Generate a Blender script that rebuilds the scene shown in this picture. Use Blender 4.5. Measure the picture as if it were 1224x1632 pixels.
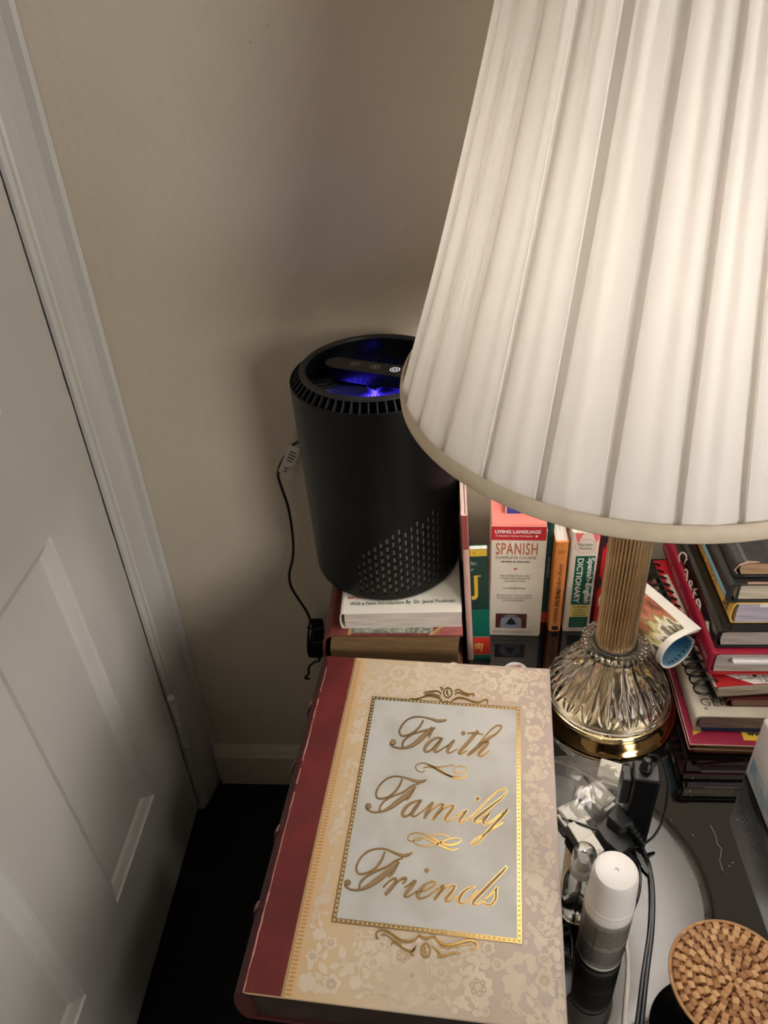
import bpy, bmesh, math, random
import numpy as np
from mathutils import Vector, Matrix

C = bpy.context.scene
for o in list(bpy.data.objects):
    bpy.data.objects.remove(o)
COL = C.collection
H = 1.35            # camera height above the floor
TAB = H - 0.77      # table top

# ------------------------------------------------------------------ camera
F, PX, PY = 1226.0, 612.0, 816.0
def _n(v):
    v = np.array(v, float)
    return v / np.linalg.norm(v)
_down = _n([740 - PX, 2500 - PY, F])
_dep = np.array([704 - PX, -84 - PY, F], float)
_dep = _n(_dep - _down * _dep.dot(_down))
_right = np.cross(_down, _dep)
R = np.array([_right, _dep, -_down])           # camera (x right, y down, z forward) -> world
cam = bpy.data.cameras.new('camera')
cam.sensor_fit = 'VERTICAL'
cam.sensor_height = 36.0
cam.lens = F / 1632.0 * 36.0
cam.clip_start = 0.01
cam_ob = bpy.data.objects.new('camera', cam)
COL.objects.link(cam_ob)
M = Matrix([[R[i][0], -R[i][1], -R[i][2]] for i in range(3)]).to_4x4()
M.translation = (0, 0, H)
cam_ob.matrix_world = M
C.camera = cam_ob

# ------------------------------------------------------------------ world, lamps, exposure
C.view_settings.view_transform = 'Standard'
C.view_settings.look = 'None'
C.view_settings.gamma = 1.0
C.view_settings.exposure = 0.0
C.view_settings.use_curve_mapping = False
w = bpy.data.worlds.new('world')
C.world = w
w.use_nodes = True
w.node_tree.nodes['Background'].inputs[0].default_value = (1.0, 0.95, 0.90, 1)
w.node_tree.nodes['Background'].inputs[1].default_value = 0.008
BULB = 106.0        # radiance of the bulb inside the shade
def lamp(name, loc, power, radius, col):
    l = bpy.data.lights.new(name, 'POINT')
    l.energy = power
    l.shadow_soft_size = radius
    l.color = col
    ob = bpy.data.objects.new(name, l)
    ob.location = loc
    COL.objects.link(ob)
    return ob
lamp('room_lamp', (1.75, -0.45, H + 0.32), 7.0, 0.16, (1.0, 0.975, 0.945))
lamp('offscreen_soft_light', (1.15, -1.05, H + 0.04), 76.0, 0.36, (1.0, 0.965, 0.925))  # unseen soft light, placed and sized to brighten door, casing and back wall

# ------------------------------------------------------------------ helpers
def ray(x, y):
    return R @ np.array([(x - PX) / F, (y - PY) / F, 1.0])
def at_z(x, y, z):          # z relative to the camera
    r = ray(x, y)
    p = r * z / r[2]
    return Vector((p[0], p[1], p[2] + H))
def at_y(x, y, Y):
    r = ray(x, y)
    p = r * Y / r[1]
    return Vector((p[0], p[1], p[2] + H))
def at_x(x, y, X):
    r = ray(x, y)
    p = r * X / r[0]
    return Vector((p[0], p[1], p[2] + H))

def s2l(c):                 # 0-255 display colour to linear
    out = []
    for v in c:
        v = v / 255.0
        out.append(v / 12.92 if v <= 0.04045 else ((v + 0.055) / 1.055) ** 2.4)
    return tuple(out) + (1.0,)

MATS = {}
def mat(name, col, rough=0.6, metal=0.0, col2=None, scale=40.0, detail=4.0, stretch=None, bump=0.0, bump_scale=None,
        spec=0.5, coat=0.0, lo=0.4, hi=0.65, trans=0.0, ior=1.5, sheen=0.0, emit=None, emit_s=0.0, distort=0.0):
    if name in MATS:
        return MATS[name]
    m = bpy.data.materials.new(name)
    m.use_nodes = True
    nt = m.node_tree
    b = nt.nodes['Principled BSDF']
    b.inputs['Base Color'].default_value = s2l(col)
    b.inputs['Roughness'].default_value = rough
    b.inputs['Metallic'].default_value = metal
    b.inputs['Specular IOR Level'].default_value = spec
    b.inputs['Coat Weight'].default_value = coat
    b.inputs['Transmission Weight'].default_value = trans
    b.inputs['IOR'].default_value = ior
    b.inputs['Sheen Weight'].default_value = sheen
    if emit:
        b.inputs['Emission Color'].default_value = emit + (1.0,)
        b.inputs['Emission Strength'].default_value = emit_s
    vec = None
    if col2 or bump:
        tc = nt.nodes.new('ShaderNodeTexCoord')
        mp = nt.nodes.new('ShaderNodeMapping')
        nt.links.new(tc.outputs['Object'], mp.inputs['Vector'])
        if stretch:
            mp.inputs['Scale'].default_value = stretch
        vec = mp.outputs['Vector']
    if col2:
        nz = nt.nodes.new('ShaderNodeTexNoise')
        nz.inputs['Scale'].default_value = scale
        nz.inputs['Detail'].default_value = detail
        nz.inputs['Distortion'].default_value = distort
        nt.links.new(vec, nz.inputs['Vector'])
        rp = nt.nodes.new('ShaderNodeValToRGB')
        rp.color_ramp.elements[0].position = lo
        rp.color_ramp.elements[1].position = hi
        rp.color_ramp.elements[0].color = s2l(col)
        rp.color_ramp.elements[1].color = s2l(col2)
        nt.links.new(nz.outputs['Fac'], rp.inputs['Fac'])
        nt.links.new(rp.outputs['Color'], b.inputs['Base Color'])
    if bump:
        nz = nt.nodes.new('ShaderNodeTexNoise')
        nz.inputs['Scale'].default_value = bump_scale or scale
        nz.inputs['Detail'].default_value = 3.0
        nt.links.new(vec, nz.inputs['Vector'])
        bp = nt.nodes.new('ShaderNodeBump')
        bp.inputs['Strength'].default_value = bump
        bp.inputs['Distance'].default_value = 0.002
        nt.links.new(nz.outputs['Fac'], bp.inputs['Height'])
        nt.links.new(bp.outputs['Normal'], b.inputs['Normal'])
    MATS[name] = m
    return m

class MB:
    """collects shapes; build() links them as one mesh object"""
    def __init__(s):
        s.v, s.f, s.mi, s.cur = [], [], [], 0
    def add(s, vs, fs):
        k = len(s.v)
        s.v += [tuple(v) for v in vs]
        s.f += [tuple(i + k for i in f) for f in fs]
        s.mi += [s.cur] * len(fs)
        return s
    def box(s, a, b):
        x0, y0, z0 = a
        x1, y1, z1 = b
        return s.add([(x0, y0, z0), (x1, y0, z0), (x1, y1, z0), (x0, y1, z0), (x0, y0, z1), (x1, y0, z1), (x1, y1, z1), (x0, y1, z1)],
                     [(3, 2, 1, 0), (4, 5, 6, 7), (0, 1, 5, 4), (1, 2, 6, 5), (2, 3, 7, 6), (3, 0, 4, 7)])
    def prism(s, poly, z0, z1, ax='z'):
        """poly in the plane square to ax, counter-clockwise seen from +ax"""
        n = len(poly)
        def p(a, b, c):
            return (a, b, c) if ax == 'z' else (a, c, b) if ax == 'y' else (c, a, b)
        vs = [p(a, b, z0) for a, b in poly] + [p(a, b, z1) for a, b in poly]
        fs = [tuple(range(n - 1, -1, -1)), tuple(range(n, 2 * n))] + [(i, (i + 1) % n, n + (i + 1) % n, n + i) for i in range(n)]
        if ax == 'y':
            fs = [f[::-1] for f in fs]
        return s.add(vs, fs)
    def lathe(s, prof, n=48, a0=0.0, a1=2 * math.pi, cap=False):
        full = abs(a1 - a0 - 2 * math.pi) < 1e-6
        m = n if full else n + 1
        vs = []
        for r, z in prof:
            for i in range(m):
                t = a0 + (a1 - a0) * i / n
                vs.append((r * math.cos(t), r * math.sin(t), z))
        fs = []
        for j in range(len(prof) - 1):
            for i in range(n):
                k = (i + 1) % m
                fs.append((j * m + i, j * m + k, (j + 1) * m + k, (j + 1) * m + i))
        if cap and full:
            fs.append(tuple(range(m - 1, -1, -1)))
            fs.append(tuple((len(prof) - 1) * m + i for i in range(m)))
        return s.add(vs, fs)
    def tube(s, pts, r, n=8, cap=True):
        pts = [Vector(p) for p in pts]
        rs = r if isinstance(r, (list, tuple)) else [r] * len(pts)
        vs, fs = [], []
        up = Vector((0.3, 0.2, 0.93))
        for i, p in enumerate(pts):
            t = (pts[min(i + 1, len(pts) - 1)] - pts[max(i - 1, 0)]).normalized()
            a = t.cross(up)
            if a.length < 1e-4:
                a = t.cross(Vector((1, 0, 0)))
            a.normalize()
            b = t.cross(a)
            up = b.cross(t) if False else up
            for k in range(n):
                q = 2 * math.pi * k / n
                vs.append(p + (a * math.cos(q) + b * math.sin(q)) * rs[i])
        for i in range(len(pts) - 1):
            for k in range(n):
                l = (k + 1) % n
                fs.append((i * n + k, (i + 1) * n + k, (i + 1) * n + l, i * n + l))
        if cap:
            fs.append(tuple(range(n)))
            fs.append(tuple((len(pts) - 1) * n + k for k in range(n - 1, -1, -1)))
        return s.add(vs, fs)
    def ball(s, c, r, n=12, sq=(1, 1, 1)):
        vs, fs = [], []
        m = n // 2
        for j in range(m + 1):
            ph = -math.pi / 2 + math.pi * j / m
            for i in range(n):
                t = 2 * math.pi * i / n
                vs.append((c[0] + r * sq[0] * math.cos(ph) * math.cos(t), c[1] + r * sq[1] * math.cos(ph) * math.sin(t), c[2] + r * sq[2] * math.sin(ph)))
        for j in range(m):
            for i in range(n):
                k = (i + 1) % n
                fs.append((j * n + i, j * n + k, (j + 1) * n + k, (j + 1) * n + i))
        return s.add(vs, fs)
    def build(s, name, mats, parent=None, smooth=False, bevel=0.0, loc=None, angle=35, segs=2):
        me = bpy.data.meshes.new(name)
        me.from_pydata(s.v, [], s.f)
        ms = mats if isinstance(mats, (list, tuple)) else [mats]
        for m in ms:
            me.materials.append(m)
        if len(ms) > 1:
            me.polygons.foreach_set('material_index', s.mi)
        if smooth:
            me.polygons.foreach_set('use_smooth', [True] * len(me.polygons))
            try:
                me.set_sharp_from_angle(angle=math.radians(angle))
            except Exception:
                pass
        me.update()
        o = bpy.data.objects.new(name, me)
        COL.objects.link(o)
        if bevel:
            b = o.modifiers.new('bevel', 'BEVEL')
            b.width = bevel
            b.segments = segs
            b.limit_method = 'ANGLE'
            b.angle_limit = math.radians(40)
        if loc is not None:
            o.location = loc
        if parent is not None:
            o.parent = parent
        return o

def tag(o, label, cat, group=None):
    o['label'] = label
    o['category'] = cat
    if group:
        o['group'] = group
    return o
def thing(name, label, cat, loc=(0, 0, 0), rz=0.0, group=None):
    o = bpy.data.objects.new(name, None)
    o.empty_display_size = 0.02
    COL.objects.link(o)
    o.location = loc
    o.rotation_euler = (0, 0, rz)
    return tag(o, label, cat, group)
def struct(o):
    o['kind'] = 'structure'
    return o

def spline(pts, n=8):
    """Catmull-Rom through points of any dimension"""
    P = [np.array(p, float) for p in pts]
    P = [2 * P[0] - P[1]] + P + [2 * P[-1] - P[-2]]
    out = []
    for i in range(1, len(P) - 2):
        a, b, c, d = P[i - 1], P[i], P[i + 1], P[i + 2]
        for k in range(n):
            t = k / n
            out.append(0.5 * (2 * b + (c - a) * t + (2 * a - 5 * b + 4 * c - d) * t * t + (3 * b - a - 3 * c + d) * t ** 3))
    out.append(P[-2])
    return out

def ribbon(mb, pts, grow=0.0, lift=0.0, n=6, conv=None, ends=True):
    """flat brush stroke: pts = (x, y, width); conv turns (x, y, lift) into a point"""
    sp = spline(pts, n)
    L, Rr = [], []
    for i, p in enumerate(sp):
        a = sp[max(i - 1, 0)][:2]
        b = sp[min(i + 1, len(sp) - 1)][:2]
        t = b - a
        t = t / (np.linalg.norm(t) + 1e-9)
        h = max(p[2], 0.0) / 2 + grow
        nrm = np.array([-t[1], t[0]])
        e = t * (grow if ends and i == len(sp) - 1 else -grow if ends and i == 0 else 0)
        L.append(p[:2] + nrm * h + e)
        Rr.append(p[:2] - nrm * h + e)
    k = len(sp)
    vs = [conv(q[0], q[1], lift) for q in L] + [conv(q[0], q[1], lift) for q in Rr]
    mb.add(vs, [(i, i + 1, k + i + 1, k + i) for i in range(k - 1)])

def dot(mb, x, y, r, conv, lift, n=14):
    vs = [conv(x + r * math.cos(2 * math.pi * i / n), y + r * math.sin(2 * math.pi * i / n), lift) for i in range(n)]
    mb.add(vs, [tuple(range(n))])

_TXT = {}
def text_shape(body, bold=0.0, spacing=1.0):
    key = (body, bold, spacing)
    if key in _TXT:
        return _TXT[key]
    cu = bpy.data.curves.new('t', 'FONT')
    cu.body = body
    cu.offset = bold
    cu.space_character = spacing
    cu.resolution_u = 3
    cu.fill_mode = 'FRONT'
    cu.extrude = 0.0
    ob = bpy.data.objects.new('t', cu)
    COL.objects.link(ob)
    dg = bpy.context.evaluated_depsgraph_get()
    me = bpy.data.meshes.new_from_object(ob.evaluated_get(dg))
    vs = [tuple(v.co) for v in me.vertices]
    fs = [tuple(p.vertices) for p in me.polygons]
    bpy.data.objects.remove(ob)
    bpy.data.curves.remove(cu)
    bpy.data.meshes.remove(me)
    xs = [v[0] for v in vs]
    ys = [v[1] for v in vs]
    x0, x1, y0, y1 = min(xs), max(xs), min(ys), max(ys)
    out = [((v[0] - x0) / (x1 - x0), (v[1] - y0) / (y1 - y0)) for v in vs], fs
    _TXT[key] = out
    return out
def text(mb, body, o, u, v, n, lift=0.0003, bold=0.0, spacing=1.0, slant=0.0):
    """letters filling the box from corner o along u (full width vector) and v (full height vector), lifted along n"""
    vs, fs = text_shape(body, bold, spacing)
    o, u, v, n = Vector(o), Vector(u), Vector(v), Vector(n)
    mb.add([o + u * (a + slant * b) + v * b + n * lift for a, b in vs], fs)
def quad(mb, o, u, v, n=(0, 0, 0), lift=0.0):
    o, u, v, n = Vector(o), Vector(u), Vector(v), Vector(n)
    o = o + n * lift
    mb.add([o, o + u, o + u + v, o + v], [(0, 1, 2, 3)])

rnd = random.Random(7)

# ------------------------------------------------------------------ the room
WALL_Y = 0.935
M_wall = mat('wall_paint', (202, 190, 169), 0.75, col2=(210, 198, 178), scale=3, bump=0.5, bump_scale=90)
M_wood = mat('gloss_white_paint', (218, 213, 205), 0.42, col2=(210, 204, 196), scale=6, bump=0.25, bump_scale=30, stretch=(1, 1, 0.3))
M_floor = mat('black_carpet', (14, 14, 16), 0.95, col2=(20, 20, 22), scale=300, bump=1.0)
M_dark = mat('dark_gap', (20, 17, 14), 0.9)
M_ceil = mat('ceiling_paint', (130, 124, 116), 0.9)

def facet_chip(cx, cz, s, mb):
    n = 7
    pts = [(cx + s * rnd.uniform(.5, 1.1) * math.cos(2 * math.pi * i / n), cz + s * rnd.uniform(.4, .9) * math.sin(2 * math.pi * i / n)) for i in range(n)]
    mb.add([(a, WALL_Y - 0.0004, b) for a, b in pts] + [(cx, WALL_Y - 0.0022, cz)], [(i, (i + 1) % n, n) for i in range(n)])
wb = MB().box((-0.52, WALL_Y, 0), (2.2, WALL_Y + 0.1, 2.5)).build('wall_back', M_wall)
struct(wb)
mb = MB()
p = at_y(428, 42, WALL_Y)
facet_chip(p.x, p.z, 0.0045, mb)
p = at_y(400, 67, WALL_Y)
facet_chip(p.x, p.z, 0.002, mb)
mb.build('paint_chip', M_wall, wb)
mb = MB()
ck = [at_y(x, y, WALL_Y - 0.0004) for x, y in ((202, 531), (225, 529), (250, 530), (272, 533), (300, 535))]
mb.tube(ck, [0.0002, 0.0005, 0.0004, 0.0004, 0.0001], 5)
mb.build('plaster_ridge', M_wall, wb)
struct(MB().box((-1.2, -1.5, -0.05), (2.2, WALL_Y, 0)).build('floor', M_floor))
struct(MB().box((-0.8, -1.5, 2.5), (2.2, WALL_Y + 0.1, 2.55)).build('ceiling', M_ceil))
DX = -0.501
struct(MB().box((-0.66, 0.935, 0), (-0.51, WALL_Y + 0.1, 2.5)).box((-0.66, -1.5, 2.02), (DX - 0.005, 0.935, 2.5)).box((-0.66, -1.5, 0), (DX - 0.005, -0.05, 2.02)).build('wall_left', M_wall))
# casing between the door and the corner: slopes a little out of plumb, as in the photo
def edge(zrel, a, b):       # value sliding with height between z=0 (a) and z=-1.35 (b), camera-relative
    t = -zrel / 1.35
    return a + (b - a) * t
mb = MB()
secs = []
for zr in (0.70, -1.349):
    yd = edge(zr, 0.909, 0.858)
    xw = edge(zr, -0.443, -0.471)
    secs.append([(DX - 0.03, yd, H + zr), (DX + 0.006, yd, H + zr), (DX + 0.010, yd + 0.004, H + zr), (DX + 0.010, yd + 0.011, H + zr),
                 (DX + 0.013, yd + 0.013, H + zr), (xw - 0.004, WALL_Y - 0.006, H + zr), (xw, WALL_Y - 0.001, H + zr), (DX - 0.03, WALL_Y - 0.001, H + zr)])
n = 8
mb.add(secs[1] + secs[0], [(i, (i + 1) % n, n + (i + 1) % n, n + i) for i in range(n)] + [tuple(range(n - 1, -1, -1)), tuple(range(n, 2 * n))])
struct(mb.build('trim_1', M_wood))
# baseboard
struct(MB().prism([(WALL_Y - 0.018, 0), (WALL_Y - 0.001, 0), (WALL_Y - 0.001, 0.108), (WALL_Y - 0.006, 0.108), (WALL_Y - 0.012, 0.098), (WALL_Y - 0.015, 0.09), (WALL_Y - 0.018, 0.085)], -0.47, 2.2, 'x').build('baseboard_back', M_wall))

# door with recessed panels
door = bpy.data.objects.new('door_1', None)
COL.objects.link(door)
door.location = (DX, 0.86, 0)
door['kind'] = 'structure'
D0 = Vector((DX, 0.86, 0))
def dl(x, y, z):
    return (x - D0.x, y - D0.y, z - D0.z)
mb = MB()
ys = [0.0, 0.10, 0.305, 0.430, 0.555, 0.737, 'e']
zs = [0.015, H - 1.120, H - 0.567, H - 0.395, 1.85, 1.98]
def yy(v, z):
    return edge(z - H, 0.906, 0.855) if v == 'e' else v
panels = [(2, 1), (4, 1), (2, 3), (4, 3)]   # index of left edge, index of bottom edge
panels = [(1, 1, 3), (4, 1, 5), (1, 3, 3), (4, 3, 5)]
ysl = [0.0, 0.11, 0.27, 0.430, 0.555, 0.737, 'e']
def isp(i, j):
    return (i in (1, 2) or i == 4) and j in (1, 3)
for i in range(len(ysl) - 1):
    for j in range(len(zs) - 1):
        if isp(i, j):
            continue
        y0, y1, z0, z1 = ysl[i], ysl[i + 1], zs[j], zs[j + 1]
        mb.add([dl(DX, yy(y0, z0), z0), dl(DX, yy(y1, z0), z0), dl(DX, yy(y1, z1), z1), dl(DX, yy(y0, z1), z1)], [(0, 1, 2, 3)])
mb.add([dl(DX, yy('e', z), z) for z in (0.015, 1.98)] + [dl(DX - 0.035, yy('e', z), z) for z in (1.98, 0.015)], [(0, 3, 2, 1)])
mb.add([dl(DX, 0.0, 0.015), dl(DX, yy('e', .015), 0.015), dl(DX - .035, yy('e', .015), 0.015), dl(DX - .035, 0, 0.015)], [(0, 1, 2, 3)])
mb.build('door_frame', M_wood, door)
for y0, y1, z0, z1 in ((0.11, 0.430, zs[1], zs[2]), (0.555, 0.737, zs[1], zs[2]), (0.11, 0.430, zs[3], zs[4]), (0.555, 0.737, zs[3], zs[4])):
    mb = MB()
    rings = []
    for ins, dep in ((0, 0), (0.0025, 0.0035), (0.006, 0.0045), (0.016, 0.0085), (0.021, 0.0125), (0.024, 0.0125)):
        rings.append([dl(DX - dep, y0 + ins, z0 + ins), dl(DX - dep, y1 - ins, z0 + ins), dl(DX - dep, y1 - ins, z1 - ins), dl(DX - dep, y0 + ins, z1 - ins)])
    for a, b in zip(rings, rings[1:]):
        mb.add(a + b, [(k, (k + 1) % 4, 4 + (k + 1) % 4, 4 + k) for k in range(4)])
    mb.add(rings[-1], [(0, 1, 2, 3)])
    mb.build('door_panel', M_wood, door)
# dark chipped gap between door and casing
mb = MB()
for k in range(60):
    za, zb = 1.98 - k * 0.0327, 1.98 - (k + 1) * 0.0327
    ya, yb = edge(za - H, 0.9075, 0.8565), edge(zb - H, 0.9075, 0.8565)
    wd = 0.0012 + 0.0018 * rnd.random() * (1 if 0.62 < za < 1.3 else 0.4)
    mb.add([dl(DX + 0.0006, ya - wd, za), dl(DX + 0.0006, ya + 0.0008, za), dl(DX + 0.0006, yb + 0.0008, zb), dl(DX + 0.0006, yb - wd, zb)], [(0, 1, 2, 3)])
mb.build('paint_crack', M_dark, door)
# hinge
hz0, hz1 = H - 1.150, H - 1.035
hy = edge(-1.09, 0.9075, 0.8565)
hn = MB()
hx = DX + 0.012
for k in range(5):
    a = hz0 + (hz1 - hz0) * k / 5
    b = hz0 + (hz1 - hz0) * (k + 1) / 5 - 0.0012
    pr = [(0.0001, a), (0.0068, a), (0.0072, a + .001), (0.0072, b - .001), (0.0068, b), (0.0001, b)]
    t = MB().lathe(pr, 14)
    hn.add([(v[0] + hx - D0.x, v[1] + hy - D0.y, v[2]) for v in t.v], t.f)
for zc in (hz0 - 0.006, hz1 + 0.006):
    hn.ball((hx - D0.x, hy - D0.y, zc), 0.0082, 12)
hn.box(dl(DX - 0.001, hy - 0.02, hz0), dl(DX + 0.002, hy, hz1))
hn.build('hinge', M_wood, door, smooth=True)

# ------------------------------------------------------------------ table
def glass_top_material():
    m = mat('black_glass', (4, 4, 5), 0.03, ior=1.80)
    nt = m.node_tree
    b = nt.nodes['Principled BSDF']
    tc = nt.nodes.new('ShaderNodeTexCoord')
    nz = nt.nodes.new('ShaderNodeTexNoise')
    nz.inputs['Scale'].default_value = 9
    nz.inputs['Detail'].default_value = 6
    nt.links.new(tc.outputs['Object'], nz.inputs['Vector'])
    rp = nt.nodes.new('ShaderNodeMapRange')
    rp.inputs['From Min'].default_value = 0.45
    rp.inputs['From Max'].default_value = 0.75
    rp.inputs['To Min'].default_value = 0.012
    rp.inputs['To Max'].default_value = 0.06
    nt.links.new(nz.outputs['Fac'], rp.inputs['Value'])
    nt.links.new(rp.outputs['Result'], b.inputs['Roughness'])
    return m
TX0, TX1, TY0, TY1 = -0.148, 0.72, 0.04, 0.925
table = thing('side_table', 'black glass-topped side table carrying the lamp, the books and the clutter', 'table', (0.236, 0.51, 0))
def tl(x, y, z):
    return (x - 0.236, y - 0.51, z)
MB().box(tl(TX0, TY0, TAB - 0.010), tl(TX1, TY1, TAB)).build('glass_top', glass_top_material(), table, bevel=0.002)
M_blk = mat('black_lacquer', (16, 15, 15), 0.35)
mb = MB()
for a, b in (((TX0 + .03, TY0 + .03), (TX1 - .03, TY0 + .05)), ((TX0 + .03, TY1 - .05), (TX1 - .03, TY1 - .03)), ((TX0 + .03, TY0 + .05), (TX0 + .05, TY1 - .05)), ((TX1 - .05, TY0 + .05), (TX1 - .03, TY1 - .05))):
    mb.box(tl(a[0], a[1], TAB - 0.05), tl(b[0], b[1], TAB - 0.010))
mb.build('apron', M_blk, table)
for xa in (TX0 + 0.012, TX1 - 0.030):
    MB().box(tl(xa, TY0 + .02, 0.02), tl(xa + 0.018, TY1 - .02, TAB - 0.0505)).build('light_block_panel', M_blk, table)  # unseen panels added to keep bounced light off the lower wall
for x in (TX0 + 0.045, TX1 - 0.075):
    for y in (TY0 + 0.025, TY1 - 0.055):
        MB().box(tl(x, y, 0), tl(x + 0.03, y + 0.03, TAB - 0.010)).build('leg', M_blk, table, bevel=0.002)
# lint on the glass
mb = MB()
for k in range(26):
    px, py = rnd.uniform(1060, 1180), rnd.uniform(1215, 1420)
    q = at_z(px, py, -0.77)
    s = rnd.uniform(0.00015, 0.0005)
    mb.ball((q.x - 0.236, q.y - 0.51, TAB + s * 0.4), s, 6, (rnd.uniform(.6, 2.2), 1, 0.5))
pts = [at_z(x, y, -0.7695) for x, y in ((1132, 1315), (1140, 1330), (1143, 1345), (1150, 1352), (1147, 1372), (1152, 1388))]
mb.tube([(q.x - .236, q.y - .51, q.z) for q in pts], 0.00018, 5)
o = mb.build('lint', mat('lint', (190, 185, 178), 0.9), table)
o['kind'] = 'stuff'

# ------------------------------------------------------------------ table lamp
LX, LY = 0.1895, 0.648
lampr = thing('table_lamp', 'table lamp with fluted brass stem, cut glass foot and cream pleated shade', 'lamp', (LX, LY, TAB + 0.0003))
M_glass = mat('clear_glass', (255, 252, 244), 0.015, trans=1.0, ior=1.48)
M_brass = mat('brass', (204, 180, 144), 0.30, 1.0, col2=(190, 164, 126), scale=30)
M_brassr = mat('polished_brass', (226, 202, 156), 0.12, 1.0)
M_nickel = mat('pale_nickel', (236, 228, 208), 0.16, 1.0)
# foot ring and plate
MB().lathe([(0.0, 0.006), (0.066, 0.006), (0.070, 0.010), (0.070, 0.016), (0.0, 0.016)], 96).build('brass_plate', M_nickel, lampr, smooth=True)
MB().lathe([(0.070, 0.0), (0.0850, 0.0), (0.0856, 0.0015), (0.0848, 0.003), (0.0800, 0.0075), (0.0752, 0.0125), (0.070, 0.0125), (0.070, 0.0)], 128).build('foot', mat('dark_polished_brass', (150, 120, 80), 0.10, 1.0), lampr, smooth=True)
MB().lathe([(0.0706, 0.0135), (0.0745, 0.0125), (0.0758, 0.015), (0.0752, 0.018), (0.0745, 0.0185), (0.0755, 0.020), (0.0748, 0.0225), (0.0706, 0.0235), (0.0706, 0.0135)], 128).build('gold_ring', M_brassr, lampr, smooth=True)
# cut glass dome
prof = [(0.0305, 0.098), (0.0315, 0.0945), (0.0335, 0.089), (0.037, 0.0835), (0.041, 0.0775), (0.046, 0.0712), (0.0515, 0.0648), (0.057, 0.0580), (0.0625, 0.0505), (0.0668, 0.0440), (0.0697, 0.0390), (0.0714, 0.0350), (0.0722, 0.032), (0.0728, 0.028), (0.0726, 0.0245)]
sp = spline(prof, 5)
NA = 432
def groove(t, u, c, w, u0, u1, d):
    """lens-shaped flute: centre angle c (may slide with u), width w at its middle"""
    if u < u0 or u > u1:
        return 0.0
    k = max(0.0, math.sin(math.pi * (u - u0) / (u1 - u0))) ** 0.6
    x = (t - c + math.pi) % (2 * math.pi) - math.pi
    ww = w * k
    if ww < 1e-5 or abs(x) > ww:
        return 0.0
    return d * k * math.cos(x / ww * math.pi / 2)
NF = 18
vs, fs = [], []
for j, p in enumerate(sp):
    u = j / (len(sp) - 1)
    r, z = p
    a = sp[max(j - 1, 0)]
    b = sp[min(j + 1, len(sp) - 1)]
    tr, tz = b[0] - a[0], b[1] - a[1]
    l = math.hypot(tr, tz)
    nr, nz = -tz / l, tr / l
    for i in range(NA):
        t = 2 * math.pi * i / NA
        q = (t * NF / (2 * math.pi))
        c = round(q) * 2 * math.pi / NF
        d = groove(t, u, c, 0.072, 0.06, 0.80, 0.0036)
        cm = (math.floor(q) + 0.5) * 2 * math.pi / NF
        uu = (u - 0.58) / 0.22
        d = max(d, groove(t, u, cm + 0.11 * uu, 0.036, 0.36, 0.80, 0.0022), groove(t, u, cm - 0.11 * uu, 0.036, 0.36, 0.80, 0.0022))
        if u > 0.80:
            d = max(d, 0.0004 * (0.5 + 0.5 * math.cos(u * 150)))
        d = -d
        vs.append(((r + nr * d) * math.cos(t), (r + nr * d) * math.sin(t), z + nz * d))
m_ = len(sp)
for j in range(m_ - 1):
    for i in range(NA):
        k = (i + 1) % NA
        fs.append((j * NA + i, (j + 1) * NA + i, (j + 1) * NA + k, j * NA + k))
inner = [(0.0670, 0.0245), (0.0665, 0.033), (0.060, 0.044), (0.050, 0.055), (0.040, 0.066), (0.032, 0.075), (0.026, 0.084), (0.0235, 0.098)]
base = len(vs)
for r, z in inner:
    for i in range(NA):
        t = 2 * math.pi * i / NA
        vs.append((r * math.cos(t), r * math.sin(t), z))
allr = [(m_ - 1) * NA] + [base + j * NA for j in range(len(inner))] + [0]
for a, b in zip(allr, allr[1:]):
    for i in range(NA):
        k = (i + 1) % NA
        fs.append((a + i, b + i, b + k, a + k))
MB().add(vs, fs).build('glass_dome', M_glass, lampr, smooth=True, angle=50)
MB().lathe([(0.0001, 0.0165), (0.006, 0.0165), (0.006, 0.098), (0.0001, 0.098)], 24).build('threaded_rod', M_nickel, lampr, smooth=True)
# scalloped collar
NB = 34
mb = MB()
prof = [(0.0235, 0.097), (0.0300, 0.097), (0.0345, 0.0985), (0.0360, 0.102), (0.0355, 0.106), (0.0325, 0.1085), (0.0285, 0.1075), (0.0240, 0.1055)]
NC = NB * 6
vs, fs = [], []
for r, z in prof:
    for i in range(NC):
        t = 2 * math.pi * i / NC
        e = max(0.0, (r - 0.029) / 0.007)
        rr = r + e * 0.0034 * abs(math.sin(NB * t / 2)) ** 0.7
        vs.append((rr * math.cos(t), rr * math.sin(t), z + e * 0.0014 * (abs(math.sin(NB * t / 2)) - 0.6)))
for j in range(len(prof)):
    for i in range(NC):
        k, jn = (i + 1) % NC, (j + 1) % len(prof)
        fs.append((j * NC + i, j * NC + k, jn * NC + k, jn * NC + i))
MB().add(vs, fs).build('glass_collar', mat('pressed_glass', (255, 253, 246), 0.04, trans=1.0, ior=1.48), lampr, smooth=True, angle=60)
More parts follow.
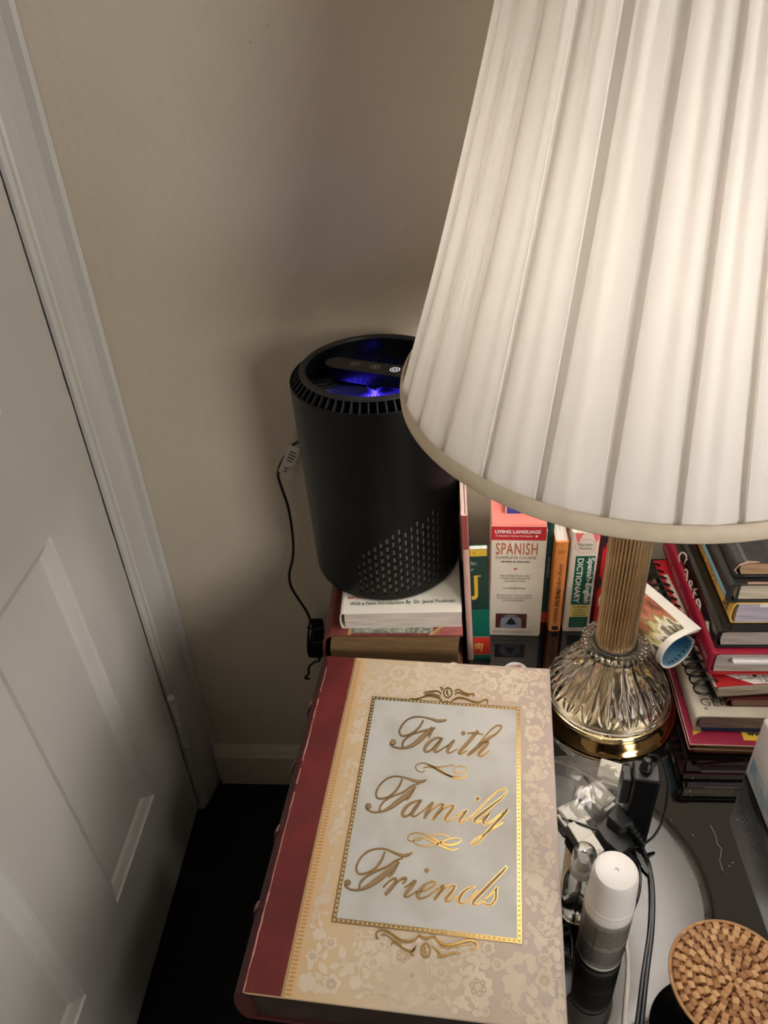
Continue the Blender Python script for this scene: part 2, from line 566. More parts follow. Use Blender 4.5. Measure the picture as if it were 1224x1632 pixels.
# fluted stem
NS = 36
vs, fs = [], []
rows = [0.1085, 0.1115, 0.113, 0.1150, 0.30, 0.448, 0.452]
for j, z in enumerate(rows):
    dep = (0, 0, 0.3, 1, 1, 1, 0)[j]
    for i in range(NS * 8):
        t = 2 * math.pi * i / (NS * 8)
        r = 0.0229 - dep * 0.0030 * abs(math.cos(NS * t / 2)) ** 5
        vs.append((r * math.cos(t), r * math.sin(t), z))
k = NS * 8
for j in range(len(rows) - 1):
    for i in range(k):
        l = (i + 1) % k
        fs.append((j * k + i, j * k + l, (j + 1) * k + l, (j + 1) * k + i))
fs.append(tuple(6 * k + i for i in range(k)))
MB().add(vs, fs).build('fluted_stem', M_brass, lampr, smooth=True, angle=60)
MB().lathe([(0.0225, 0.1055), (0.0240, 0.1055), (0.0240, 0.1075), (0.0225, 0.1080), (0.0225, 0.1055)], 64).build('stem_gasket', M_blk, lampr, smooth=True)
MB().lathe([(0.0001, 0.452), (0.024, 0.452), (0.0245, 0.458), (0.016, 0.466), (0.012, 0.474), (0.012, 0.482), (0.017, 0.486), (0.017, 0.520), (0.0001, 0.520)], 32).build('socket', M_brass, lampr, smooth=True)
M_bulb = mat('bulb_glow', (255, 240, 220), 0.5, emit=(1.0, 0.975, 0.94), emit_s=BULB)
MB().lathe([(0.0001, 0.521), (0.013, 0.521), (0.015, 0.530), (0.025, 0.548), (0.030, 0.566), (0.028, 0.584), (0.018, 0.598), (0.0001, 0.603)], 24).build('bulb', M_bulb, lampr, smooth=True)
# shade
SX, SZ, SR, STOP, SH = -0.0142, 0.437, 0.2175, 0.1227, 0.360
TILT = 0.044
slots = [-171.5, -159.3, -147.7, -134.0, -121.1, -108.2, -95.0, -83.6, -71.0, -58.5, -46.0, -33.5, -21.0, -8.5, 4, 16.5, 29, 41.5, 54, 66.5, 79, 91.5, 104, 116.5, 129, 141.5, 154, 166.3]
slots = [s % 360 for s in slots]
slots.sort()
prs = random.Random(3)
info = [(prs.uniform(0.8, 1.25), prs.uniform(0.35, 0.75), prs.uniform(-1, 1), prs.uniform(0.25, 0.6), prs.uniform(0.6, 1.3)) for _ in slots]
NV = 26
cols = []       # (angle, pleat index, u)
US = [0.0, 0.012, 0.055, 0.075, 0.12, 0.17, 0.23, 0.30, 0.37, 0.44, 0.51, 0.58, 0.65, 0.72, 0.79, 0.86, 0.92, 0.960, 0.985, 0.998]
def crease(k, u, v):
    """soft folds across the face of a pleat (m outward)"""
    wide, c1, s1, c2, amp = info[k]
    off = 0.0020 * (0.4 + 0.9 * v) * amp * math.exp(-((u - c1) / 0.12) ** 2)
    off -= 0.0018 * (0.2 + v) * amp * math.exp(-((u - c1 + 0.2) / 0.10) ** 2)
    off += 0.0014 * v * s1 * math.exp(-((u - c2) / 0.08) ** 2)
    return off + 0.0006 * math.sin(u * math.pi)
NP = 22
angs = [(k, q) for k in range(len(slots)) for q in range(NP + 6)]
NAg = len(angs)
vs, fs = [], []
for j in range(NV + 1):
    v = j / NV
    r0 = SR + (STOP - SR) * v - 0.004 * math.sin(math.pi * v)
    dep = 0.0065 * min(1.0, v * 10 + 0.45)
    for k, q in angs:
        s0 = slots[k]
        w_ = (slots[(k + 1) % len(slots)] - s0) % 360
        swl = (0.050 + 0.085 * v) * info[k][0]                       # the pleat's folded edges overhang a recessed strip
        swr = (0.050 + 0.085 * v) * info[(k + 1) % len(slots)][0]
        if q == 0:
            u, off = 0.0, -dep
        elif q == 1:
            u, off = swl + 0.045, -dep
        elif q == 2:
            u, off = swl, -0.0010
        elif q == NP + 3:
            u, off = 1 - swr, -0.0010
        elif q == NP + 4:
            u, off = 1 - swr - 0.045, -dep
        elif q == NP + 5:
            u, off = 1 - 0.002, -dep
        else:
            t_ = (q - 3) / (NP - 1)
            u = swl + 0.008 + (1 - swl - swr - 0.016) * t_
            off = crease(k, u, v) * min(1.0, t_ * 8, (1 - t_) * 8)
        t = math.radians(s0 + w_ * u)
        r = r0 + off
        x, y = r * math.cos(t), r * math.sin(t)
        vs.append((SX + x, y, SZ + SH * v + TILT * y))
for j in range(NV):
    for i in range(NAg):
        k = (i + 1) % NAg
        fs.append((j * NAg + i, j * NAg + k, (j + 1) * NAg + k, (j + 1) * NAg + i))
m = bpy.data.materials.new('shade_fabric')
m.use_nodes = True
nt = m.node_tree
b = nt.nodes['Principled BSDF']
b.inputs['Base Color'].default_value = s2l((240, 235, 230))
b.inputs['Roughness'].default_value = 0.55
b.inputs['Sheen Weight'].default_value = 0.15
tr = nt.nodes.new('ShaderNodeBsdfTranslucent')
tr.inputs['Color'].default_value = (1.0, 0.97, 0.92, 1)
mx = nt.nodes.new('ShaderNodeMixShader')
mx.inputs[0].default_value = 0.265
nt.links.new(b.outputs[0], mx.inputs[1])
nt.links.new(tr.outputs[0], mx.inputs[2])
nt.links.new(mx.outputs[0], nt.nodes['Material Output'].inputs['Surface'])
m2_ = m.copy()
m2_.name = 'dimmed_slot_fabric'  # fabric copy passing less light, so the pleat slots look shaded
m2_.node_tree.nodes['Mix Shader'].inputs[0].default_value = 0.05
sh = MB().add(vs, fs)
for n_f, f_ in enumerate(fs):
    q_ = angs[f_[0] % NAg][1]
    if q_ in (0, NP + 4, NP + 5):
        sh.mi[n_f] = 1
sh.build('pleated_shade', [m, m2_], lampr, smooth=True, angle=32)
vs, fs = [], []
for v in (0.0, 0.5, 1.0):
    r0 = SR + (STOP - SR) * v - 0.004 * math.sin(math.pi * v) - 0.0125
    for i in range(96):
        t = 2 * math.pi * i / 96
        vs.append((SX + r0 * math.cos(t), r0 * math.sin(t), SZ + 0.002 + (SH - 0.003) * v + TILT * r0 * math.sin(t)))
for j in range(2):
    for i in range(96):
        k = (i + 1) % 96
        fs.append((j * 96 + i, (j + 1) * 96 + i, (j + 1) * 96 + k, j * 96 + k))
MB().add(vs, fs).build('shade_lining', m, lampr, smooth=True)
M_trim = mat('shade_trim', (238, 222, 196), 0.6, col2=(228, 211, 184), scale=60)
vs, fs = [], []
tp = [(0.0005, 0.012), (0.0026, 0.0105), (0.0034, 0.005), (0.003, -0.001), (0.001, -0.0035), (-0.003, -0.003), (-0.004, 0.003)]
NT = 160
for a, z in tp:
    for i in range(NT):
        t = 2 * math.pi * i / NT
        r = SR - 0.001 + a
        vs.append((SX + r * math.cos(t), r * math.sin(t), SZ + z + TILT * r * math.sin(t)))
for j in range(len(tp) - 1):
    for i in range(NT):
        k = (i + 1) % NT
        fs.append((j * NT + i, (j + 1) * NT + i, (j + 1) * NT + k, j * NT + k))
MB().add(vs, fs).build('shade_trim', M_trim, lampr, smooth=True, angle=80)
# wire ring, spider and finial that carry the shade
mb = MB()
zt = SZ + SH - 0.012
for a in (0.4, 2.5, 4.6):
    mb.tube([(0, 0, zt), (SX + STOP * math.cos(a), STOP * math.sin(a), zt + 0.008)], 0.0015, 6)
mb.tube([(0.0, 0.016, 0.478), (0.0, 0.045, 0.53), (0.0, 0.048, 0.62), (0, 0.03, 0.70), (0, 0, zt)], 0.0016, 6)
mb.tube([(0.0, -0.016, 0.478), (0.0, -0.045, 0.53), (0.0, -0.048, 0.62), (0, -0.03, 0.70), (0, 0, zt)], 0.0016, 6)
mb.build('harp', M_brass, lampr, smooth=True)

# ------------------------------------------------------------------ books lying flat
def pages(name, col, dark, axis='z', scale=700):
    st = {'z': (0.03, 0.03, 1.0), 'x': (1.0, 0.03, 0.03)}[axis]
    return mat(name, dark, 0.9, col2=col, scale=scale, stretch=st, detail=2, lo=0.3, hi=0.62)
def flat_book(name, label, loc, rz, Wd, L, T, cover, pg, hard=True, cover_spine=None, cover_back=None, group=None, board=0.0026, over=0.003, bulge=None, cat='book', parts=True):
    """book lying down, spine along the left (x = 0), tail facing the camera (y = 0)"""
    t = thing(name, label, cat, loc, rz, group)
    bo = board if hard else 0.0006
    ov = over if hard else 0.0003
    bul = (T * 0.16 if hard else 0.0005) if bulge is None else bulge
    sp = cover_spine or cover
    MB().box((0.004, 0, T - bo), (Wd, L, T)).build('front_cover', cover, t, bevel=0.0006 if hard else 0.0002)
    MB().box((0.004, 0, 0), (Wd, L, bo)).build('back_cover', cover_back or cover, t, bevel=0.0006 if hard else 0.0002)
    # spine: a curved strip with thickness
    n = 9
    out, inn = [], []
    for i in range(n + 1):
        a = math.pi * i / n
        z = T / 2 - math.cos(a) * T / 2
        x = 0.0045 - 0.0045 * (math.sin(a) ** 0.5 if bul < 0.001 else 1.0) * (1 if bul < 0.001 else min(1, math.sin(a) * 2.2)) - bul * math.sin(a)
        out.append((x, z))
        inn.append((x + bo * 1.0 + (0.0006 if not hard else 0), T / 2 - math.cos(a) * (T / 2 - bo)))
    poly = out + inn[::-1]
    vs = [(a, 0, b) for a, b in poly] + [(a, L, b) for a, b in poly]
    k = len(poly)
    fs = [(i, k + i, k + (i + 1) % k, (i + 1) % k) for i in range(k)]
    for i in range(n):
        fs.append((i, i + 1, k - 2 - i, k - 1 - i))
        fs.append((k + i, 2 * k - 1 - i, 2 * k - 2 - i, k + i + 1))
    MB().add(vs, fs).build('spine', sp, t, smooth=True, angle=50)
    # pages with a curved back
    e = bo + 0.0002
    pl = []
    for i in range(7):
        a = math.pi * i / 6
        pl.append((0.006 - bul * 0.6 * math.sin(a), e + (T - 2 * e) * i / 6))
    pr = [(Wd - ov - 0.0035 * math.sin(math.pi * i / 6) * (1 if hard else 0), T - e - (T - 2 * e) * i / 6) for i in range(7)]
    poly = pl + pr
    MB().prism(poly[::-1], ov, L - ov, 'y').build('page_block', pg, t)
    return t
def up_book(name, label, loc, rz, Wd, D, Hh, cover, pg, group=None, hard=False, cat='book', tilt=0.0):
    """book standing up, spine facing the camera (y = 0), x across the spine, y depth"""
    t = thing(name, label, cat, loc, rz, group)
    t.rotation_euler = (tilt, 0, rz)
    bo = 0.0024 if hard else 0.0007
    ov = 0.003 if hard else 0.0006
    MB().box((0, 0.002, 0), (bo, D, Hh)).build('front_cover', cover, t, bevel=0.0003)
    MB().box((Wd - bo, 0.002, 0), (Wd, D, Hh)).build('back_cover', cover, t, bevel=0.0003)
    MB().prism([(0, 0.003), (0.0012, 0.0006), (0.004, 0), (Wd - 0.004, 0), (Wd - 0.0012, 0.0006), (Wd, 0.003), (Wd, 0.004), (0, 0.004)], 0, Hh).build('spine', cover, t)
    MB().box((bo + 0.0001, 0.0042, ov), (Wd - bo - 0.0001, D - ov, Hh - ov)).build('page_block', pg, t)
    return t
def cz(z):
    return H + z

P_cream = pages('cream_pages', (214, 200, 178), (176, 160, 138))
P_grey = pages('grey_pages', (178, 166, 156), (142, 130, 120))
P_brown = pages('brown_pages', (148, 116, 76), (104, 78, 48))
P_tan = pages('tan_pages', (190, 156, 116), (150, 118, 84))
P_white = pages('white_pages', (216, 206, 196), (180, 168, 158))
P_upw = pages('upright_pages', (226, 220, 210), (196, 188, 178), 'x')

M_black_ink = mat('black_ink', (26, 24, 24), 0.6)
M_white_ink = mat('white_ink', (234, 228, 218), 0.6)

# --- stack behind the box: old brown bible, white paperback
M_maroon = mat('maroon_leather', (96, 42, 38), 0.5, col2=(122, 60, 52), scale=30, bump=0.2, bump_scale=200)
M_marble = mat('marbled_paper', (92, 102, 92), 0.6, col2=(176, 172, 150), scale=60, detail=8, distort=2.0)
bib = flat_book('bible', 'thick old hardcover book with browned pages under the white paperback', (-0.158, 0.690, TAB + 0.0003), 0.0, 0.1725, 0.233, 0.073, M_maroon, P_brown, bulge=0.008)
X0, X1, T_ = 0.030, 0.135, 0.0731
M_gold_line = mat('gilt_line', (196, 164, 110), 0.35, 0.6)
mb = MB()
quad(mb, (X0, 0.004, T_), (X1 - X0, 0, 0), (0, 0.225, 0))
mb.build('marbled_panel', M_marble, bib)
mb = MB()
quad(mb, (X0 - 0.003, 0.0005, T_ + .0001), (0.004, 0, 0), (0, 0.232, 0))
mb.add([(X1 - 0.006, 0.0005, T_ + .0001), (X1 - 0.001, 0.0005, T_ + .0001), (0.1720, 0.040, T_ + .0001), (0.1720, 0.046, T_ + .0001)], [(0, 1, 2, 3)])
mb.build('gilt_line', M_gold_line, bib)
mb = MB()
mb.add([(X1 - 0.001, 0.0005, T_ + .0001), (0.1722, 0.0005, T_ + .0001), (0.1722, 0.040, T_ + .0001)], [(0, 1, 2)])
mb.build('leather_corner', mat('worn_leather', (138, 70, 66), 0.55, col2=(160, 96, 88), scale=50), bib)

wpb = flat_book('paperback', 'white paperback lying under the black air purifier', (-0.1405, 0.702, TAB + 0.0737), math.radians(1.2), 0.154, 0.226, 0.0255, mat('white_card', (232, 226, 212), 0.45), P_white, hard=False)
top = 0.0257
mb = MB()
text(mb, 'With a New Introduction By  Dr. Jewel Pookrum', (0.012, 0.0125, top), (0.134, 0.003, 0), (0, 0.0085, 0), (0, 0, 1), bold=0.012)
mb.build('green_print', mat('green_print', (52, 74, 60), 0.6), wpb)
mb = MB()
text(mb, 'and Foods', (0.0085, 0.027, top), (0.024, 0.0, 0), (0, 0.0062, 0), (0, 0, 1), bold=0.02)
text(mb, 'Treatment', (0.0085, 0.036, top), (0.026, 0.0, 0), (0, 0.0062, 0), (0, 0, 1), bold=0.02)
text(mb, 'Secrets', (0.0085, 0.045, top), (0.020, 0.0, 0), (0, 0.0062, 0), (0, 0, 1), bold=0.02)
mb.build('red_print', mat('red_print', (176, 52, 66), 0.6), wpb)
quad_mb = MB()
quad(quad_mb, (0.1542, 0.004, 0.001), (0, 0.218, 0), (0, 0, 0.0243), (1, 0, 0), 0.0004)
quad_mb.build('lilac_edge', mat('lilac_edge', (198, 184, 204), 0.6), wpb)

# pale pink book standing right of the stack, green paperback beside it
pink = up_book('hardcover_book', 'tall pale pink book standing between the stack and the green paperback', (0.0215, 0.716, TAB + 0.0003), 0, 0.0078, 0.205, 0.240, mat('pale_pink_cloth', (206, 172, 160), 0.6, col2=(196, 152, 142), scale=25), P_upw, hard=True)
pink.rotation_euler = (0, math.radians(-2.1), 0)
mb = MB()
quad(mb, (-0.0001, 0.004, 0.190), (0, 0.19, 0), (0, 0, 0.0495), (-1, 0, 0), 0.0002)
quad(mb, (0.0005, -0.0002, 0.190), (0.0068, 0, 0), (0, 0, 0.050))
mb.build('red_band', mat('dull_red', (140, 62, 58), 0.6), pink)

M_green = mat('green_cover', (14, 98, 80), 0.4)
grn = thing('guide_book', 'green paperback facing out with yellow top strip and red band', 'book', (-0.0265, 0.7185, TAB + 0.0003))
grn.location.x = 0.0302
grn.rotation_euler = (math.radians(-4), math.radians(-2.1), 0)
GW, GH, GT = 0.0215, 0.178, 0.010
MB().box((0, 0, 0), (GW, 0.0012, GH)).build('front_cover', M_green, grn)
MB().box((0, 0.0014, 0.0005), (GW - 0.0004, GT - 0.0012, GH - 0.0005)).build('page_block', P_upw, grn)
MB().box((0, GT - 0.001, 0), (GW, GT, GH)).build('back_cover', M_green, grn)
fy = -0.0002
mb = MB()
quad(mb, (0, fy, 0.085), (GW, 0, 0), (0, 0, 0.083))
mb.build('dark_panel', mat('dark_green_print', (16, 52, 46), 0.4), grn)
mb = MB()
quad(mb, (0, fy, 0.168), (GW - 0.001, 0, 0), (0, 0, 0.010))
mb.build('yellow_strip', mat('ochre_yellow', (206, 168, 50), 0.5), grn)
mb = MB()
text(mb, 'N', (0.0035, fy, 0.1705), (0.003, 0, 0), (0, 0, 0.005), (0, -1, 0))
mb.build('strip_letter', mat('brown_print', (150, 112, 40), 0.6), grn)
mb = MB()
quad(mb, (0, fy, 0.008), (GW, 0, 0), (0, 0, 0.030))
mb.build('red_band', mat('signal_red', (208, 52, 44), 0.45), grn)
mb = MB()
text(mb, 'nty', (0.0015, fy, 0.0135), (0.0115, 0, 0), (0, 0, 0.0165), (0, -1, 0), bold=0.02)
mb.build('band_lettering', mat('pale_yellow', (240, 214, 96), 0.5), grn)
mb = MB()
for z in (0.0386, 0.0072):
    quad(mb, (0, fy, z), (GW, 0, 0), (0, 0, 0.0008))
text(mb, 'ller:', (0.0005, fy, 0.155), (0.008, 0, 0), (0, 0, 0.0062), (0, -1, 0))
text(mb, 'or', (0.0005, fy, 0.146), (0.003, 0, 0), (0, 0, 0.004), (0, -1, 0))
o = mb.build('white_print', mat('grey_print', (170, 186, 172), 0.6), grn)
o['kind'] = 'stuff'
mb = MB()
text(mb, 'J', (-0.0005, fy - .0001, 0.101), (0.0088, 0, 0), (0, 0, 0.038), (0, -1, 0), bold=0.03)
quad(mb, (0.0048, fy - .0001, 0.1372), (0.0075, 0, 0), (0, 0, 0.0018))
mb.build('yellow_letter', mat('ochre_yellow', (206, 168, 50), 0.5), grn)

# --- Spanish course box with books on its lid
M_cardw = mat('cream_card', (230, 218, 200), 0.5, col2=(222, 210, 192), scale=20)
bx = thing('language_course_box', 'cream and red boxed Spanish course standing upright', 'box', (0.0515, 0.7625, TAB + 0.0003), math.radians(-2.0))
BW, BD, BH = 0.0675, 0.108, 0.192
MB().box((0, 0, 0), (BW, BD, BH - 0.003)).build('box_body', M_cardw, bx, bevel=0.0012)
mb = MB()
mb.add([(0.0003, 0.0005, BH - 0.0028), (BW - 0.0003, 0.0005, BH - 0.0028), (BW, BD, BH), (0, BD, BH), (0.001, 0.0015, BH), (BW - 0.001, 0.0015, BH)],
       [(0, 1, 5, 4), (4, 5, 2, 3)])
mb.build('pink_lid', mat('salmon_pink', (238, 132, 120), 0.5), bx)
MB().box((BW - 0.0002, 0.0012, 0.002), (BW + 0.0012, BD - 0.002, BH - 0.010)).build('sleeve_edge', M_cardw, bx)
n_ = (0, -1, 0)
mb = MB()
quad(mb, (0, -0.0002, BH - 0.0245), (BW, 0, 0), (0, 0, 0.0215))
mb.build('red_band', mat('carmine', (196, 36, 46), 0.45), bx)
mb = MB()
text(mb, 'LIVING LANGUAGE', (0.0045, -0.0003, BH - 0.0135), (0.056, 0, 0), (0, 0, 0.0054), n_, bold=0.035)
text(mb, 'A Random House Company', (0.005, -0.0003, BH - 0.0192), (0.046, 0, 0), (0, 0, 0.0030), n_, bold=0.025)
dot(mb, 0.0555, BH - 0.0177, 0.0016, lambda x, y, l: (x, -0.0004, y), 0)
mb.build('white_lettering', M_white_ink, bx)
mb = MB()
text(mb, 'SPANISH', (0.006, -0.0002, BH - 0.0475), (0.052, 0, 0), (0, 0, 0.0190), n_, bold=0.012, spacing=1.12)
mb.build('title_lettering', mat('terracotta', (186, 104, 72), 0.55), bx)
mb = MB()
text(mb, 'COMPLETE COURSE', (0.006, -0.0002, BH - 0.0545), (0.051, 0, 0), (0, 0, 0.0040), n_)
mb.build('course_lettering', mat('brown_ink', (92, 60, 50), 0.6), bx)
mb = MB()
text(mb, 'REVISED & UPDATED', (0.0135, -0.0002, BH - 0.0605), (0.036, 0, 0), (0, 0, 0.0025), n_, bold=0.03)
mb.build('revised_lettering', M_black_ink, bx)
mb = MB()
def bxc(x, y, l):
    return (x, -0.0003, y)
mb.add([(0.0317 + 0.0024 * math.cos(a * math.pi / 8), -0.0003, BH - 0.0712 + 0.0013 * math.sin(a * math.pi / 8)) for a in range(16)], [tuple(range(16))])
mb.build('red_dot', mat('carmine', (196, 36, 46), 0.45), bx)
mb = MB()
zc = BH - 0.084
for ln in ('40 LESSONS ON', 'TWO 90-MINUTE', 'CASSETTES', None, 'COURSEBOOK', None, 'SPANISH-ENGLISH/', 'ENGLISH-SPANISH', 'DICTIONARY'):
    if ln is None:
        dot(mb, 0.0315, zc + 0.0008, 0.0006, bxc, 0, 8)
        zc -= 0.0062
        continue
    wl = 0.0029 * len(ln)
    text(mb, ln, (0.0315 - wl / 2, -0.0002, zc), (wl, 0, 0), (0, 0, 0.0026), n_)
    zc -= 0.0046 if ln not in ('CASSETTES', 'COURSEBOOK') else 0.0062
text(mb, 'BASIC-INTERMEDIATE', (0.0055, -0.0002, 0.0072), (0.052, 0, 0), (0, 0, 0.0024), n_)
o = mb.build('small_lettering', mat('brown_ink', (92, 60, 50), 0.6), bx)
o['kind'] = 'stuff'
def photo(px0, pz0, pw, ph):
    mb = MB()
    quad(mb, (px0, -0.0002, pz0), (pw, 0, 0), (0, 0, ph))
    f = mb.build('bell_photo', mat('adobe_brown', (104, 52, 42), 0.4, col2=(70, 36, 34), scale=90), bx)
    def c(x, y, l=0):
        return (px0 + x * pw, -0.0003 - l, pz0 + y * ph)
    mb = MB()
    arch = [(0.16, 0.02), (0.84, 0.02)] + [(0.5 + 0.34 * math.cos(math.pi * a / 14), 0.48 + 0.44 * math.sin(math.pi * a / 14)) for a in range(15)]
    mb.add([c(a, b) for a, b in arch], [tuple(range(len(arch)))])
    mb.build('photo_sky', mat('photo_sky', (142, 146, 158), 0.4), f)
    mb = MB()
    bell = [(0.30, 0.27), (0.36, 0.32), (0.40, 0.52), (0.44, 0.62), (0.47, 0.64), (0.47, 0.70), (0.53, 0.70), (0.53, 0.64), (0.56, 0.62), (0.60, 0.52), (0.65, 0.34), (0.72, 0.28), (0.62, 0.24), (0.5, 0.225), (0.38, 0.24)]
    mb.add([c(a, b, .0001) for a, b in bell], [tuple(range(len(bell)))])
    ribbon(mb, [(0.18, 0.74, .035), (0.5, 0.79, .04), (0.82, 0.74, .035)], lift=.0001, conv=c)
    mb.build('photo_bell', mat('bell_black', (26, 22, 22), 0.5), f)
photo(0.0085, 0.0155, 0.0415, 0.0265)
# small books lying on the lid
b1 = flat_book('phrase_book', 'small blue paperback lying on the pink lid of the Spanish box', (0.0690, 0.7845, TAB + BH + 0.0008), math.radians(-1), 0.021, 0.058, 0.013, mat('royal_blue', (34, 66, 158), 0.4), P_cream, hard=False)
mb = MB()
quad(mb, (0.0, 0.0, -0.0001), (0.0022, 0, 0), (0, 0, 0.013), (0, -1, 0), 0.0003)
mb.build('orange_edge', mat('apricot', (226, 170, 112), 0.5), b1)
mb = MB()
quad(mb, (0.0024, -0.0002, 0), (0.0185, 0, 0), (0, 0, 0.0131))
mb.build('blue_end', mat('royal_blue', (34, 66, 158), 0.4), b1)
mb = MB()
text(mb, 'Eng', (0.007, -0.0004, 0.0055), (0.0085, 0, 0), (0, 0, 0.006), n_, bold=0.03)
mb.build('white_lettering', M_white_ink, b1)
flat_book('pocket_book', 'small dark maroon book beside the blue one on the pink lid', (0.0915, 0.7850, TAB + BH + 0.0008), math.radians(-1), 0.020, 0.056, 0.010, mat('dark_maroon', (52, 26, 34), 0.45), mat('maroon_edge', (62, 32, 38), 0.7), hard=False)

# --- teal book, orange travel book, dictionary, red book
teal = up_book('thin_book', 'dark teal book with red foot squeezed behind the orange spine', (0.1240, 0.788, TAB + 0.0003), 0, 0.009, 0.10, 0.181, mat('dark_teal', (20, 66, 66), 0.45), P_upw)
mb = MB()
quad(mb, (0.0005, -0.0002, 0), (0.008, 0, 0), (0, 0, 0.020))
mb.build('red_foot', mat('orange_red', (204, 70, 44), 0.5), teal)
mb = MB()
text(mb, 'SPANISH', (0.0035, -0.0002, 0.118), (0, 0, -0.034), (0.003, 0, 0), n_)
mb.build('spine_lettering', mat('grey_print', (170, 186, 172), 0.6), teal)

ora = up_book('travel_phrasebook', 'slim orange paperback with black spine lettering beside the dictionary', (0.1330, 0.7705, TAB + 0.0003), 0, 0.0165, 0.095, 0.156, mat('orange_card', (232, 146, 78), 0.5), P_upw)
mb = MB()
text(mb, 'Living Language', (0.0060, -0.0003, 0.122), (0, 0, -0.049), (0.0068, 0, 0), n_, slant=0.12, bold=-0.006)
mb.build('script_lettering', M_black_ink, ora)
mb = MB()
text(mb, 'TRAVELTALK', (0.0058, -0.0003, 0.0775), (0, 0, -0.0315), (0.0058, 0, 0), n_, bold=0.02)
text(mb, 'SPANISH', (0.0055, -0.0003, 0.0430), (0, 0, -0.0270), (0.0052, 0, 0), n_, bold=0.0)
mb.build('spine_lettering', M_black_ink, ora)
mb = MB()
text(mb, 'AUDIO', (0.0035, -0.0003, 0.1385), (0.0095, 0, 0), (0, 0, 0.005), n_)
mb.build('head_lettering', mat('faded_brown', (150, 104, 66), 0.6), ora)
mb = MB()
quad(mb, (0.0045, -0.0003, 0.0025), (0.0085, 0, 0), (0, 0, 0.0065))
for i in range(4):
    x = 0.0047 + i * 0.0021
    mb.add([(x, -0.0003, 0.009), (x + 0.0017, -0.0003, 0.009), (x + 0.0008, -0.0003, 0.0118)], [(0, 1, 2)])
mb.build('emblem', M_black_ink, ora)

DICW = 0.0350
dic = up_book('spanish_dictionary', 'thick cream paperback dictionary with a green spine panel', (0.1525, 0.7705, TAB + 0.0003), 0, DICW, 0.105, 0.171, mat('cream_spine', (216, 202, 186), 0.5), P_upw)
mb = MB()
quad(mb, (0.0072, -0.0002, 0.0075), (0.0245, 0, 0), (0, 0, 0.0195))
quad(mb, (0.0072, -0.0002, 0.0495), (0.0245, 0, 0), (0, 0, 0.0840))
mb.build('green_panel', mat('bottle_green', (16, 84, 64), 0.45), dic)
mb = MB()
quad(mb, (0.0072, -0.0002, 0.0270), (0.0245, 0, 0), (0, 0, 0.0225))
mb.build('yellow_panel', mat('straw_yellow', (226, 204, 118), 0.5), dic)
mb = MB()
text(mb, 'Spanish-English', (0.0212, -0.0003, 0.131), (0, 0, -0.078), (0.0098, 0, 0), n_, bold=0.022)
text(mb, 'DICTIONARY', (0.0098, -0.0003, 0.130), (0, 0, -0.0765), (0.0078, 0, 0), n_, bold=0.018)
for k, ln in enumerate(('CONTEMPORARY', 'LATIN AMERICAN', 'USAGE')):
    pass
mb.build('white_lettering', M_white_ink, dic)
mb = MB()
for k, (ln, wd) in enumerate((('Springfield', 0.016), ('Massachusetts', 0.019), ('U.S.A.', 0.013))):
    text(mb, ln, (0.0194 - wd / 2, -0.0003, 0.0205 - k * 0.0048), (wd, 0, 0), (0, 0, 0.0030), n_)
mb.build('foot_lettering', mat('pale_green_print', (130, 168, 144), 0.6), dic)
mb = MB()
for k, (ln, wd) in enumerate((('Includes', 0.018), ('Latin-', 0.012), ('American', 0.0185), ('Spanish', 0.017))):
    text(mb, ln, (0.0194 - wd / 2, -0.0003, 0.0443 - k * 0.0052), (wd, 0, 0), (0, 0, 0.0038), n_, bold=0.01)
mb.build('panel_lettering', mat('dark_olive_print', (66, 62, 34), 0.6), dic)
mb = MB()
def cc(x, y, l):
    return (x, -0.0003, y)
for i in range(28):
    a, b = 2 * math.pi * i / 28, 2 * math.pi * (i + 1) / 28
    mb.add([(0.0178 + r * 1.14 * math.cos(q), -0.0003, 0.1495 + r * math.sin(q)) for r, q in ((0.0110, a), (0.0110, b), (0.0114, b), (0.0114, a))], [(0, 1, 2, 3)])
dot(mb, 0.0305, 0.1390, 0.0007, cc, 0, 6)
mb.build('logo_ring', mat('rust_red', (184, 92, 78), 0.6), dic)
mb = MB()
text(mb, 'Merriam-', (0.0082, -0.0003, 0.1500), (0.0195, 0, 0), (0, 0, 0.0050), n_)
text(mb, 'Webster', (0.0094, -0.0003, 0.1440), (0.0170, 0, 0), (0, 0, 0.0046), n_)
mb.build('logo_lettering', mat('dark_green_ink', (52, 76, 62), 0.6), dic)
mb = MB()
for x0, s_ in ((0.004, 1), (0.0345, -1)):
    mb.add([(x0, -0.00025, 0.1705), (x0 + 0.010 * s_, -0.00025, 0.1705), (x0 + 0.0040 * s_, -0.00025, 0.1545), (x0 + 0.001 * s_, -0.00025, 0.163)], [(0, 1, 2, 3)])
mb.build('pink_corner', mat('rose_pink', (232, 110, 112), 0.5), dic)

red = up_book('red_book', 'red book with black emblem standing behind the lamp stem', (0.1905, 0.7735, TAB + 0.0003), 0, 0.024, 0.10, 0.178, mat('bright_red', (196, 30, 34), 0.4), P_upw)
mb = MB()
mb.add([(0.0004, -0.0002, 0.150), (0.0052, -0.0002, 0.142), (0.006, -0.0002, 0.152), (0.0112, -0.0002, 0.158), (0.0112, -0.0002, 0.1775), (0.0004, -0.0002, 0.1775)], [(0, 1, 2, 3, 4, 5)])
el = [(0.0004 + 0.0062 * math.sin(math.pi * a / 12), -0.0002, 0.085 + 0.034 * (1 - 2 * a / 12) / 2 * 1.0) for a in range(13)]
mb.add(el, [tuple(range(13))])
quad(mb, (0.0002, -0.00015, 0), (0.0022, 0, 0), (0, 0, 0.15))
mb.build('black_emblem', mat('black_print', (20, 18, 20), 0.45), red)

